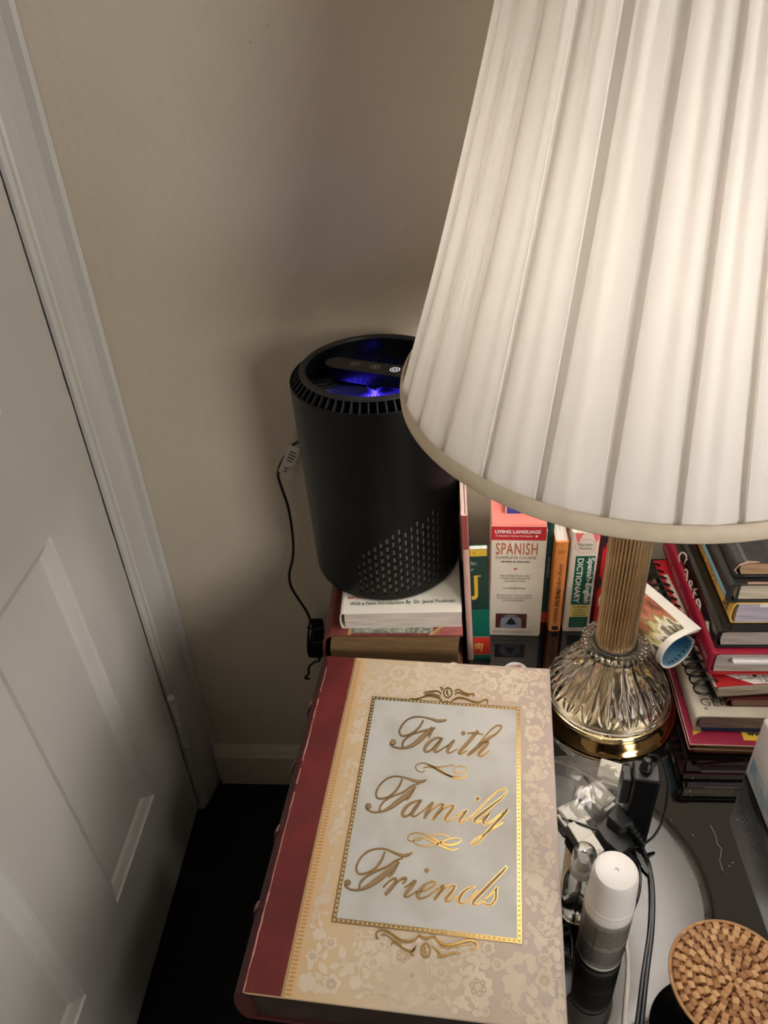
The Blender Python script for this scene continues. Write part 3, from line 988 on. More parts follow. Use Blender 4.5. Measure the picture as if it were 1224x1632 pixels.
# round badge on the glass behind the box
q = at_z(822, 1071, -0.769)
bd = thing('round_badge', 'small round white badge with red print lying on the black glass', 'badge', (q.x, q.y, TAB + 0.0003))
MB().lathe([(0.0001, 0), (0.0155, 0), (0.0165, 0.001), (0.0160, 0.0022), (0.0001, 0.0030)], 40).build('badge_disc', mat('badge_white', (232, 222, 218), 0.35), bd, smooth=True)
mb = MB()
text(mb, 'WALKED', (-0.0105, 0.0048, 0.0029), (0.019, 0.002, 0), (-0.0004, 0.0038, 0), (0, 0, 1), bold=0.03)
mb.build('badge_lettering', mat('plum_red', (140, 36, 66), 0.5), bd)

# ------------------------------------------------------------------ right-hand stack
G = 'books stacked beside the lamp'
M_mag = mat('magenta_cover', (156, 34, 66), 0.4, col2=(144, 28, 58), scale=12)
mg = flat_book('workbook', 'large magenta paperback with yellow labels at the bottom of the right stack', (0.2715, 0.5745, TAB + 0.0003), math.radians(-1.5), 0.21, 0.285, 0.0140, M_mag, pages('workbook_pages', (150, 116, 70), (112, 84, 50)), hard=False, bulge=0.0)
mb = MB()
mb.box((0.0, -0.0004, 0.0132), (0.21, 0.0006, 0.0143)).box((-0.0004, 0, 0.0132), (0.0006, 0.285, 0.0143)).box((0.0, -0.0006, 0.0052), (0.21, 0.0006, 0.0066)).box((-0.0006, 0, 0.0052), (0.0006, 0.285, 0.0066))
mb.build('worn_edge', mat('worn_edge', (206, 172, 156), 0.7), mg)
mb = MB()
quad(mb, (0.0612, 0.0078, 0.0144), (0.10, 0, 0), (0, 0.03, 0))
mb.add([(0.0062, 0.0128, 0.0144), (0.0185, 0.0192, 0.0144), (0.0082, 0.0250, 0.0144)], [(0, 1, 2)])
mb.build('yellow_label', mat('label_yellow', (226, 190, 66), 0.5), mg)
mb = MB()
text(mb, 'www', (0.0668, 0.0140, 0.0145), (0.024, 0.0, 0), (0, 0.0056, 0), (0, 0, 1), bold=0.03)
mb.build('label_lettering', M_black_ink, mg)

gen = flat_book('genealogy_book', 'white hardcover book with a GEN title in the right stack', (0.281, 0.5935, TAB + 0.0146), math.radians(-1.2), 0.165, 0.243, 0.0262, mat('white_jacket', (212, 204, 186), 0.4, col2=(200, 190, 172), scale=25), P_grey, cover_back=mat('navy_board', (36, 56, 92), 0.4), bulge=0.0032)
gt = 0.0264
mb = MB()
text(mb, 'GEN', (0.0072, 0.0150, gt), (0.0330, 0, 0), (0, 0.0110, 0), (0, 0, 1), bold=-0.012)
text(mb, 'FOR YOUR', (0.0045, 0.0385, gt), (0.034, 0, 0), (0, 0.0048, 0), (0, 0, 1))
text(mb, 'OWN FAMILY', (0.0060, 0.0310, gt), (0.040, 0, 0), (0, 0.0046, 0), (0, 0, 1))
quad(mb, (0.0068, 0.0284, gt), (0.120, 0, 0), (0, 0.0005, 0))
mb.build('title_lettering', mat('soft_black', (60, 54, 50), 0.6), gen)
mb = MB()
mb.add([(0.0085, 0.0112, gt), (0.0112, 0.0088, gt), (0.0139, 0.0112, gt), (0.0112, 0.0136, gt)], [(0, 1, 2, 3)])
for k in range(16):
    y = 0.16 + k * 0.0046 + (0.008 if k % 5 == 0 else 0)
    quad(mb, (0.002 + rnd.random() * .004, y, gt), (0.030 + rnd.random() * .02, 0, 0), (0, 0.0005, 0))
mb.build('grey_print', mat('grey_ink', (138, 130, 120), 0.6), gen)
mb = MB()
for k in range(26):
    y = 0.010 + k * 0.0085
    ribbon(mb, [(y, 0.006, .0008), (y + .003, 0.012 + rnd.random() * .006, .0012), (y + .006, 0.007, .0006)], conv=lambda a, b, l: (-0.0018 - 0.0032 * math.sin(math.pi * b / 0.0262) - 0.0004, a, b), n=3)
mb.build('spine_print', mat('grey_ink', (138, 130, 120), 0.6), gen)

dr = flat_book('diary', 'thin dark red book under the spiral planner', (0.3175, 0.6080, TAB + 0.0412), math.radians(-0.5), 0.13, 0.20, 0.0115, mat('oxblood', (84, 14, 24), 0.4), mat('oxblood_pages', (150, 116, 100), 0.8), hard=False, bulge=0.004)

# spiral planner
PLX, PLY, PLZ = 0.2975, 0.6090, TAB + 0.0531
pl = thing('spiral_planner', 'red spiral-bound planner with black wire coil in the right stack', 'planner', (PLX, PLY, PLZ), math.radians(5.2))
PW, PL, PT = 0.165, 0.225, 0.0195
mb = MB()
for k in range(9):
    z0, z1 = 0.0008 + k * 0.0020, 0.0008 + (k + 1) * 0.0020 - 0.0003
    j = rnd.uniform(-0.0012, 0.0012)
    mb.box((0.007 + j, 0.001 + abs(j) * 1.5, z0), (PW - 0.002, PL - 0.002, z1))
mb.build('page_block', P_cream, pl)
MB().box((0.0, 0, PT - 0.0008), (PW, PL, PT)).build('front_cover', mat('planner_red', (164, 26, 32), 0.4), pl)
MB().box((0.001, 0, 0), (PW, PL, 0.0007)).build('back_cover', M_blk, pl)
mb = MB()
quad(mb, (0.0002, 0.0, PT + .0002), (0.0022, 0, 0), (0, 0.09, 0))
quad(mb, (0.0045, 0.085, PT + .0002), (0.0060, 0, 0), (0, 0.11, 0))
mb.build('grey_margin', mat('margin_grey', (176, 166, 152), 0.6), pl)
mb = MB()
mb.add([(0.018, 0.0165, PT + .0002), (0.045, 0.0005, PT + .0002), (0.098, 0.0005, PT + .0002), (0.098, 0.0165, PT + .0002)], [(0, 1, 2, 3)])
cal = mb.build('calendar_print', mat('calendar_white', (220, 214, 204), 0.6), pl)
mb = MB()
for k in range(7):
    x = 0.034 + k * 0.0105
    quad(mb, (x, 0.0005 if x > 0.045 else 0.0075, PT + .0003), (0.0006, 0, 0), (-0.002, 0.016 if x > .045 else .009, 0))
quad(mb, (0.031, 0.0088, PT + .0003), (0.067, 0, 0), (0, 0.0006, 0))
for k, g in enumerate(('1', '2', '4', '3', '8')):
    text(mb, g, (0.048 + k * 0.0102, 0.0102, PT + .0003), (0.004, 0, 0), (0, 0.005, 0), (0, 0, 1), bold=0.01)
for k, g in enumerate(('2', '9', '5', '8')):
    text(mb, g, (0.058 + k * 0.0102, 0.0022, PT + .0003), (0.004, 0, 0), (0, 0.005, 0), (0, 0, 1), bold=0.01)
mb.build('calendar_lines', M_black_ink, cal)
M_wire = mat('black_wire', (15, 14, 14), 0.3, 0.3)
ring = None
for k in range(16):
    y = 0.006 + k * 0.0137
    pts = []
    for i in range(22):
        a = 2 * math.pi * i / 21
        pts.append((-0.0035 + 0.0150 * math.cos(a), y + 0.0030 * math.sin(a / 2), PT * 0.5 + 0.0132 * math.sin(a)))
    if ring is None:
        base_y = y
        mbr = MB().tube(pts, 0.00075, 6)
        mbr.tube([(p[0], p[1] + 0.0026, p[2]) for p in pts], 0.00075, 6)
        ring = mbr.build('wire_loop', M_wire, pl, smooth=True)
    else:
        c = ring.copy()
        COL.objects.link(c)
        c.parent = pl
        c.location = (0, y - base_y, 0)

# crimson hardcover with a slip of paper
CRX, CRY, CRZ, CRT = 0.2935, 0.6235, TAB + 0.0770, 0.0352
crm = flat_book('crimson_book', 'crimson hardcover book with a white paper slip between its pages', (CRX, CRY, CRZ), 0.0, 0.160, 0.225, CRT, mat('crimson_cloth', (150, 20, 48), 0.45), P_grey, cover_back=mat('crimson_red', (170, 26, 32), 0.45), bulge=0.0016)
MB().box((0.022, -0.0035, 0.0205), (0.13, 0.12, 0.0255)).build('paper_slip', mat('paper_white', (226, 220, 216), 0.6), crm, bevel=0.001)
mb = MB()
for k in range(34):
    y = 0.008 + k * 0.0062
    if k % 7 == 5 or 5 < k < 9:
        continue
    zc_ = CRT * 0.5
    h_ = rnd.uniform(.004, .008)
    ribbon(mb, [(y, zc_ - h_ * .6, .0009), (y + .003, zc_ + h_ * .5, .0012), (y + .0045, zc_ - h_ * .2, .0009), (y + 0.006, zc_ + h_ * .3, .0007)], conv=lambda a, b, l: (-0.0026 - 0.0004, a, b), n=4)
mb.build('spine_script', mat('silver_pink', (232, 170, 180), 0.4), crm)

# black hardcover with white spine letters
BKX, BKY, BKZ, BKT = 0.2970, 0.6310, TAB + 0.1127, 0.0272
M_gloss_black = mat('gloss_black_jacket', (20, 19, 19), 0.22, col2=(30, 28, 28), scale=30)
blk = flat_book('black_jacket_book', 'glossy black hardcover with white spine letters in the right stack', (BKX, BKY, BKZ), 0.0, 0.165, 0.235, BKT, M_gloss_black, P_grey, bulge=0.003)
bt = BKT + 0.0002
mb = MB()
fe = [(0.030, 0.235)]
edge_pts = []
for k in range(26):
    y = 0.234 - k * 0.0052
    edge_pts.append((0.012 + (0.004 if k % 2 else -0.0035) + 0.0006 * k, y))
poly = edge_pts + [(0.062, edge_pts[-1][1]), (0.062, 0.234)]
n0 = len(edge_pts)
for i in range(n0 - 1):
    a, b = edge_pts[i], edge_pts[i + 1]
    mb.add([(a[0], a[1], bt), (b[0], b[1], bt), (0.062, b[1], bt), (0.062, a[1], bt)], [(0, 1, 2, 3)])
mb.build('jacket_photo', mat('jacket_photo', (72, 66, 60), 0.35, col2=(138, 132, 124), scale=40, detail=8, lo=0.35, hi=0.7), blk)
mb = MB()
dot(mb, 0.027, 0.170, 0.0145, lambda x, y, l: (x, y, bt + .0002), 0, 28)
mb.build('sticker', mat('sticker_white', (206, 200, 192), 0.5), blk)
def spc(X, tol=0):      # spine lettering laid on the left face of the black book
    return X
mb = MB()
def on_black(x, y, l=0):
    """photo point on the spine/top edge of the black book: on the plane of its spine"""
    q = at_x(x + 2.5, y - 1.0, BKX - 0.0010)
    return (q.x - BKX - 0.0028, q.y - BKY, q.z - BKZ)
S = 100 / 816.0
def cr(pts, ox=1040, oy=860):
    return [(ox + a * S, oy + b * S, w_ * S) for a, b, w_ in pts]
for st in ([(362, 300, 20), (352, 240, 24), (372, 188, 24), (412, 178, 22), (448, 215, 22), (446, 262, 16), (418, 330, 6)], [(425, 275, 5), (468, 266, 14)],
           [(428, 412, 12), (444, 392, 16), (462, 420, 20), (460, 470, 20), (452, 548, 16)], [(420, 455, 12), (440, 470, 8)],
           [(520, 668, 8), (496, 610, 20), (488, 560, 20), (506, 542, 16), (524, 575, 14), (516, 612, 14)],
           [(538, 770, 12), (548, 700, 18), (556, 640, 12)], [(540, 668, 10), (590, 650, 14)], [(556, 680, 10), (580, 728, 12)],
           [(612, 870, 8), (584, 830, 20), (590, 788, 18), (612, 790, 18), (630, 850, 22), (626, 905, 18), (612, 860, 10)], [(626, 905, 14), (622, 935, 8)]):
    ribbon(mb, cr(st), conv=on_black, n=6)
for k in range(6):
    ribbon(mb, cr([(700 + k * 9, 1060 + (k % 3) * 10, 4), (712 + k * 6, 1110, 9), (722 + k * 5, 1160 + 12 * k, 3)]), conv=on_black, n=4)
o = mb.build('spine_letters', mat('jacket_white', (244, 238, 228), 0.5), blk)
o['kind'] = 'stuff'

# yellow paperback
YX, YY_, YZ, YT = 0.3095, 0.6430, TAB + 0.1404, 0.0292
ylw = flat_book('yellow_paperback', 'yellow paperback with brown spine letters near the top of the right stack', (YX, YY_, YZ), math.radians(-0.2), 0.150, 0.208, YT, mat('yellow_card', (232, 188, 88), 0.5), pages('lilac_pages', (190, 180, 190), (156, 146, 158)), hard=False)
mb = MB()
text(mb, 'CURRENT THINK', (-0.0010, 0.172, YT * 0.72), (0, -0.125, 0.0), (0, 0, -YT * 0.42), (-1, 0, 0), lift=0.0006)
mb.build('spine_lettering', mat('ochre_brown', (168, 96, 34), 0.6), ylw)
mb = MB()
text(mb, 'TAR', (-0.0010, 0.0235, YT * 0.88), (0, -0.0150, 0), (0, 0, -YT * 0.55), (-1, 0, 0), lift=0.0006, bold=0.03)
mb.build('foot_lettering', M_black_ink, ylw)
MB().box((0.028, -0.0004, YT - 0.0052), (0.149, 0.0004, YT - 0.0012)).build('folded_page', mat('paper_white', (226, 220, 216), 0.6), ylw)

# black book with sky-blue spine, then the scuffed black one on top
jb = flat_book('blue_spine_book', 'black hardcover with a sky blue spine second from the top', (0.3045, 0.6440, TAB + 0.1702), 0.0, 0.150, 0.200, 0.0268, mat('black_cloth', (22, 21, 21), 0.4, col2=(32, 30, 30), scale=60), P_cream, bulge=0.0062)
mb = MB()
t_ = 0.0268
mb.add([(0.0045, -0.0003, 0.0), (0.0078, -0.0003, 0.0), (0.0078, -0.0003, t_), (0.0045, -0.0003, t_)], [(0, 1, 2, 3)])
for i in range(9):
    a0, a1 = math.pi * i / 9, math.pi * (i + 1) / 9
    def sx(a, k):
        return 0.0045 - 0.0045 * min(1, math.sin(a) * 2.2) - 0.0062 * math.sin(a) + k * math.sin(a)
    mb.add([(sx(a0, 0.0005), -0.0004, t_ / 2 - math.cos(a0) * t_ / 2), (sx(a1, 0.0005), -0.0004, t_ / 2 - math.cos(a1) * t_ / 2), (sx(a1, 0.0075), -0.0004, t_ / 2 - math.cos(a1) * t_ / 2), (sx(a0, 0.0075), -0.0004, t_ / 2 - math.cos(a0) * t_ / 2)], [(0, 1, 2, 3)])
mb.build('spine_lining', M_blk, jb)
mb = MB()
for i in range(1, 5):
    a0, a1 = math.pi * i / 9, math.pi * (i + 1) / 9
    mb.add([(sx(a0, -0.0004), -0.0005, t_ / 2 - math.cos(a0) * t_ / 2), (sx(a0, -0.0004), 0.1995, t_ / 2 - math.cos(a0) * t_ / 2), (sx(a1, -0.0004), 0.1995, t_ / 2 - math.cos(a1) * t_ / 2), (sx(a1, -0.0004), -0.0005, t_ / 2 - math.cos(a1) * t_ / 2)], [(0, 1, 2, 3)])
mb.build('blue_spine_band', mat('sky_blue', (118, 174, 192), 0.45), jb)
mb = MB()
for st in ([(0.150, 0.016, .003), (0.146, 0.020, .004), (0.142, 0.0262, .004), (0.137, 0.0268, .002)],):
    ribbon(mb, st, conv=lambda a, b, l: (-0.0035, a, b + 0.0015), n=4)
mb.build('spine_mark', M_white_ink, jb)
MB().box((0.0145, -0.0003, t_ - 0.0001), (0.040, 0.003, t_ + 0.0004)).build('scuffed_edge', mat('scuff', (150, 120, 102), 0.7), jb)
tb = flat_book('scuffed_black_book', 'scuffed black hardcover with tan pages on top of the right stack', (0.3090, 0.6540, TAB + 0.1975), 0.0, 0.150, 0.195, 0.0225, mat('scuffed_black', (30, 29, 28), 0.5, col2=(44, 43, 42), scale=90), P_tan, bulge=0.005)
mb = MB()
mb.tube([(0.0005, -0.0004, 0.006), (-0.0035, -0.0004, 0.0115), (0.0000, -0.0004, 0.0185), (0.008, -0.0004, 0.0222), (0.020, -0.0004, 0.0223)], [0.0006, 0.0011, 0.0014, 0.0015, 0.0006], 6)
mb.build('scuffed_edge', mat('scuff', (150, 120, 102), 0.7), tb)
mb = MB()
quad(mb, (0.036, 0.001, 0.0227), (0.0008, 0, 0), (0, 0.19, 0))
quad(mb, (0.0045, 0.001, 0.0228), (0.004, 0, 0), (0, 0.19, 0))
mb.build('embossed_line', mat('grey_line', (70, 68, 66), 0.5), tb)

# ------------------------------------------------------------------ rolled magazine
RX, RY, RZ, RR = 0.2605, 0.641, TAB + 0.0960, 0.0246
dx, dy = -0.49, 0.87
mgz = thing('rolled_magazine', 'rolled up magazine with blue inner pages lying against the lamp', 'magazine', (RX, RY, RZ), math.atan2(-dx, dy))
RL = 0.112
def roll_prof(off=0.0):
    """cross-section in (a right, b up): pointed flap at the upper right, round below"""
    r = RR - off
    pts = [(r * 1.25, r * 0.92 - off), (r * 0.75, r * 1.0 - off * .6), (r * 0.2, r * 1.0), (-r * 0.35, r * 0.93)]
    for i in range(17):
        a = math.radians(128 + i * 15.5)
        pts.append((r * math.cos(a), r * math.sin(a)))
    return spline(pts, 3)
def roll_sheet(name, o0, o1, m, y0, y1, parent, i0=0, i1=None, lift=0):
    A, B = roll_prof(o0), roll_prof(o1)
    A, B = A[i0:i1], B[i0:i1]
    k = len(A)
    vs = []
    for pr, y in ((A, y0), (A, y1), (B, y0), (B, y1)):
        vs += [(p[0], y, p[1]) for p in pr]
    fs = []
    for i in range(k - 1):
        fs.append((i, i + 1, k + i + 1, k + i))
        fs.append((2 * k + i, 3 * k + i, 3 * k + i + 1, 2 * k + i + 1))
        fs.append((i, 2 * k + i, 2 * k + i + 1, i + 1))
        fs.append((k + i, k + i + 1, 3 * k + i + 1, 3 * k + i))
    fs += [(0, k, 3 * k, 2 * k), (k - 1, 3 * k - 1, 4 * k - 1, 2 * k - 1)]
    return MB().add(vs, fs).build(name, m, parent, smooth=True, angle=50)
M_mag_w = mat('magazine_paper', (226, 220, 210), 0.45)
roll_sheet('cover_sheet', 0.0, 0.0006, M_mag_w, 0, RL, mgz)
for k in range(3):
    roll_sheet('page', 0.0008 + k * 0.0006, 0.0013 + k * 0.0006, M_mag_w, 0.0004 * k, RL - 0.002, mgz, 0, -2)
roll_sheet('inner_page', 0.0027, 0.0030, mat('blue_page', (66, 128, 168), 0.45, col2=(120, 164, 186), scale=22), 0.001, RL - 0.002, mgz, 6, None)
def photo_mat():
    m = bpy.data.materials.new('autumn_photo')
    m.use_nodes = True
    nt = m.node_tree
    b = nt.nodes['Principled BSDF']
    b.inputs['Roughness'].default_value = 0.4
    tc = nt.nodes.new('ShaderNodeTexCoord')
    mp = nt.nodes.new('ShaderNodeMapping')
    mp.inputs['Scale'].default_value = (60, 14, 60)
    nt.links.new(tc.outputs['Object'], mp.inputs['Vector'])
    nz = nt.nodes.new('ShaderNodeTexNoise')
    nz.inputs['Scale'].default_value = 2.2
    nz.inputs['Detail'].default_value = 7
    nt.links.new(mp.outputs['Vector'], nz.inputs['Vector'])
    sx_ = nt.nodes.new('ShaderNodeSeparateXYZ')
    nt.links.new(tc.outputs['Object'], sx_.inputs[0])
    mr = nt.nodes.new('ShaderNodeMapRange')
    mr.inputs['From Min'].default_value = 0.05
    mr.inputs['From Max'].default_value = 0.0
    nt.links.new(sx_.outputs['Y'], mr.inputs['Value'])
    ad = nt.nodes.new('ShaderNodeMath')
    ad.operation = 'MULTIPLY_ADD'
    ad.inputs[1].default_value = 0.55
    nt.links.new(mr.outputs['Result'], ad.inputs[0])
    nt.links.new(nz.outputs['Fac'], ad.inputs[2])
    rp = nt.nodes.new('ShaderNodeValToRGB')
    e = rp.color_ramp.elements
    e[0].position, e[0].color = 0.35, s2l((60, 34, 26))
    e[1].position, e[1].color = 1.0, s2l((60, 52, 40))
    for p_, c_ in ((0.5, (150, 82, 56)), (0.62, (176, 108, 78)), (0.68, (120, 96, 60)), (0.76, (190, 178, 120)), (0.84, (222, 216, 204)), (0.9, (110, 100, 76))):
        q_ = e.new(p_)
        q_.color = s2l(c_)
    nt.links.new(ad.outputs[0], rp.inputs['Fac'])
    nt.links.new(rp.outputs['Color'], b.inputs['Base Color'])
    return m
A = roll_prof(-0.0003)[4:30]
k = len(A)
MB().add([(p[0], 0.008, p[1]) for p in A] + [(p[0], RL - 0.012, p[1]) for p in A], [(i, i + 1, k + i + 1, k + i) for i in range(k - 1)]).build('cover_photo', photo_mat(), mgz, smooth=True)
mb = MB()
for a_, s_, ch in ((-15, 0.0042, 'c'), (-32, 0.0042, 'o'), (-52, 0.0042, 'f'), (-68, 0.0036, 'f'), (-82, 0.0036, 'e'), (-96, 0.0036, 'e')):
    a = math.radians(a_)
    r = RR - 0.0034
    text(mb, ch, (r * math.cos(a) , 0.003, r * math.sin(a)), (-math.sin(a) * -0.0034, 0, math.cos(a) * -0.0034), (0, s_, 0), (-math.cos(a), 0, -math.sin(a)), bold=0.01)
text(mb, 'Brew', ((RR - .0034) * math.cos(math.radians(-118)), 0.012, (RR - .0034) * math.sin(math.radians(-118))), (0.0065, 0.004, -0.0035), (-.001, 0.004, 0), (0.3, 0, 0.95), bold=0.01)
mb.build('inner_lettering', M_black_ink, mgz)

# ------------------------------------------------------------------ air purifier
AX, AY, AZ = -0.085, 0.820, TAB + 0.0996
pur = thing('air_purifier', 'black cylindrical air purifier with glowing blue top on the white paperback', 'air purifier', (AX, AY, AZ))
M_pl = mat('matte_black_plastic', (6, 6, 6), 0.38, spec=0.25)
M_pg = mat('gloss_black_plastic', (12, 12, 13), 0.2)
M_in = mat('inner_black', (8, 8, 9), 0.5)
PH = 0.272
def rad(z):
    return 0.0968 + (0.1003 - 0.0968) * z / PH
mb = MB()
def P(t, z, dr=0.0):
    r = rad(z) + dr
    return (r * math.cos(t), r * math.sin(t), z)
a0, a1 = math.radians(-108), math.radians(28)
STEP = math.radians(4.55)
nc = int((a1 - a0) / STEP)
def ztop(deg):
    pts = [(-108, 0.070), (-100, 0.084), (-95, 0.100), (-84, 0.114), (-70, 0.119), (-50, 0.127), (-30, 0.132), (0, 0.140), (30, 0.140)]
    for (p, a), (q, b) in zip(pts, pts[1:]):
        if p <= deg <= q:
            return a + (b - a) * (deg - p) / (q - p)
    return 0.1
ZB = 0.007
for c in range(nc):
    t0 = a0 + c * STEP
    th0, th1, t1 = t0, t0 + STEP * 0.42, t0 + STEP
    mb.add([P(th1, ZB), P(t1, ZB), P(t1, PH), P(th1, PH)], [(0, 1, 2, 3)])
    z = 0.0135 + (0.0061 if c % 2 else 0.0)
    zprev = ZB
    lim = ztop(math.degrees(t0))
    while z + 0.0094 < lim:
        za, zb = z, z + 0.0094
        mb.add([P(th0, zprev), P(th1, zprev), P(th1, za), P(th0, za)], [(0, 1, 2, 3)])
        o = [P(th0, za), P(th1, za), P(th1, zb), P(th0, zb)]
        i_ = [P(th0, za, -0.0024), P(th1, za, -0.0024), P(th1, zb, -0.0024), P(th0, zb, -0.0024)]
        mb.cur = 0
        mb.add(o + i_, [(0, 1, 5, 4), (1, 2, 6, 5), (2, 3, 7, 6), (3, 0, 4, 7)])
        mb.cur = 1
        mb.add(i_, [(0, 1, 2, 3)])
        mb.cur = 0
        zprev = zb
        z += 0.0122
    mb.add([P(th0, zprev), P(th1, zprev), P(th1, PH), P(th0, PH)], [(0, 1, 2, 3)])
aE = a0 + nc * STEP
NR = 70
for i in range(NR):
    ta = aE + (a0 + 2 * math.pi - aE) * i / NR
    tb = aE + (a0 + 2 * math.pi - aE) * (i + 1) / NR
    mb.add([P(ta, ZB), P(tb, ZB), P(tb, PH), P(ta, PH)], [(0, 1, 2, 3)])
mb.lathe([(0.088, 0.0), (0.0940, 0.0008), (0.0960, 0.003), (rad(ZB), ZB)], 96)
mb.lathe([(rad(PH), PH), (0.1000, PH + 0.0012), (0.0985, PH + 0.0016), (0.0970, PH - 0.001), (0.085, PH - 0.006)], 96)
mb.add([(0.088 * math.cos(2 * math.pi * i / 48), 0.088 * math.sin(2 * math.pi * i / 48), 0.0) for i in range(48)], [tuple(range(47, -1, -1))])
mb.build('body', [M_pl, mat('filter_mesh', (112, 112, 114), 0.3, metal=0.4)], pur, smooth=True, angle=25)
# vertical seam
mb = MB()
for t in (math.radians(-117), math.radians(63)):
    mb.add([P(t, 0.02, 0.0002), P(t + 0.006, 0.02, 0.0002), P(t + 0.006, PH - .002, 0.0002), P(t, PH - .002, 0.0002)], [(0, 1, 2, 3)])
mb.build('seam', M_in, pur)
# raised ring and bowl
ZR = 0.2850
MB().lathe([(0.0800, ZR - 0.003), (0.0806, ZR), (0.0840, ZR + 0.0008), (0.0876, ZR - 0.0004), (0.0880, ZR - 0.003), (0.0800, ZR - 0.003)], 96).build('top_ring', mat('satin_black_ring', (34, 34, 36), 0.35), pur, smooth=True)
MB().lathe([(0.0803, ZR - 0.002), (0.0795, ZR - 0.010), (0.0780, ZR - 0.030), (0.0770, ZR - 0.036)], 96).build('bowl', M_pg, pur, smooth=True)
MB().lathe([(0.0001, ZR - 0.050), (0.0770, ZR - 0.050), (0.0770, ZR - 0.036)], 64).build('bowl_floor', M_in, pur, smooth=True)
# bevel fins
fin = None
NFN = 60
for k in range(NFN):
    if fin is None:
        v_ = [(0.0992, -0.0007, PH - 0.0005), (0.0992, 0.0007, PH - 0.0005), (0.0870, 0.0006, ZR - 0.0012), (0.0870, -0.0006, ZR - 0.0012),
              (0.0990, -0.0007, PH - 0.004), (0.0990, 0.0007, PH - 0.004), (0.0870, 0.0006, PH - 0.004), (0.0870, -0.0006, PH - 0.004)]
        fin = MB().add(v_, [(0, 1, 2, 3), (7, 6, 5, 4), (0, 4, 5, 1), (1, 5, 6, 2), (2, 6, 7, 3), (3, 7, 4, 0)]).build('vent_fin', mat('fin_black', (40, 40, 42), 0.3), pur)
    else:
        c = fin.copy()
        COL.objects.link(c)
        c.parent = pur
        c.rotation_euler = (0, 0, 2 * math.pi * k / NFN)
# spiral outlet blades
bl = None
NBL = 36
for k in range(NBL):
    if bl is None:
        mb = MB()
        top_, bot_ = [], []
        for i in range(7):
            u = i / 6
            r = 0.010 + 0.0675 * u
            t = -0.55 * (1 - u) ** 1.3
            top_.append((r * math.cos(t), r * math.sin(t), ZR - 0.026 - 0.004 * u))
            bot_.append((r * math.cos(t + 0.035), r * math.sin(t + 0.035), ZR - 0.034))
        mb.add(top_ + bot_, [(i, i + 1, 8 + i, 7 + i) for i in range(6)])
        th = [(a * 1.0, b, c_ + 0.0) for a, b, c_ in top_]
        o2 = [(x * math.cos(.014) - y * math.sin(.014), x * math.sin(.014) + y * math.cos(.014), z) for x, y, z in top_]
        mb.add(top_ + o2, [(i, i + 1, 8 + i, 7 + i) for i in range(6)])
        bl = mb.build('outlet_blade', mat('blade_black', (26, 26, 28), 0.25), pur, smooth=True)
    else:
        c = bl.copy()
        COL.objects.link(c)
        c.parent = pur
        c.rotation_euler = (0, 0, 2 * math.pi * k / NBL)
# ultraviolet lamp glowing through the blades
M_uv = mat('blue_led', (30, 40, 255), 0.5, emit=(0.05, 0.03, 1.0), emit_s=9.0)
mb = MB()
for a, b, r0, r1 in ((-180, 0, 0.004, 0.056),):
    n = 14
    vs = []
    for i in range(n + 1):
        t = math.radians(a + (b - a) * i / n)
        vs += [(r0 * math.cos(t), r0 * math.sin(t), ZR - 0.0325), (r1 * math.cos(t), r1 * math.sin(t), ZR - 0.0325)]
    mb.add(vs, [(2 * i, 2 * i + 1, 2 * i + 3, 2 * i + 2) for i in range(n)])
mb.build('blue_lamp', M_uv, pur)
MB().ball((0.004, -0.022, ZR - 0.0335), 0.006, 10, (1.8, 0.8, 0.12)).build('led_spot', mat('led_core', (120, 140, 255), 0.5, emit=(0.25, 0.35, 1.0), emit_s=7.0), pur)
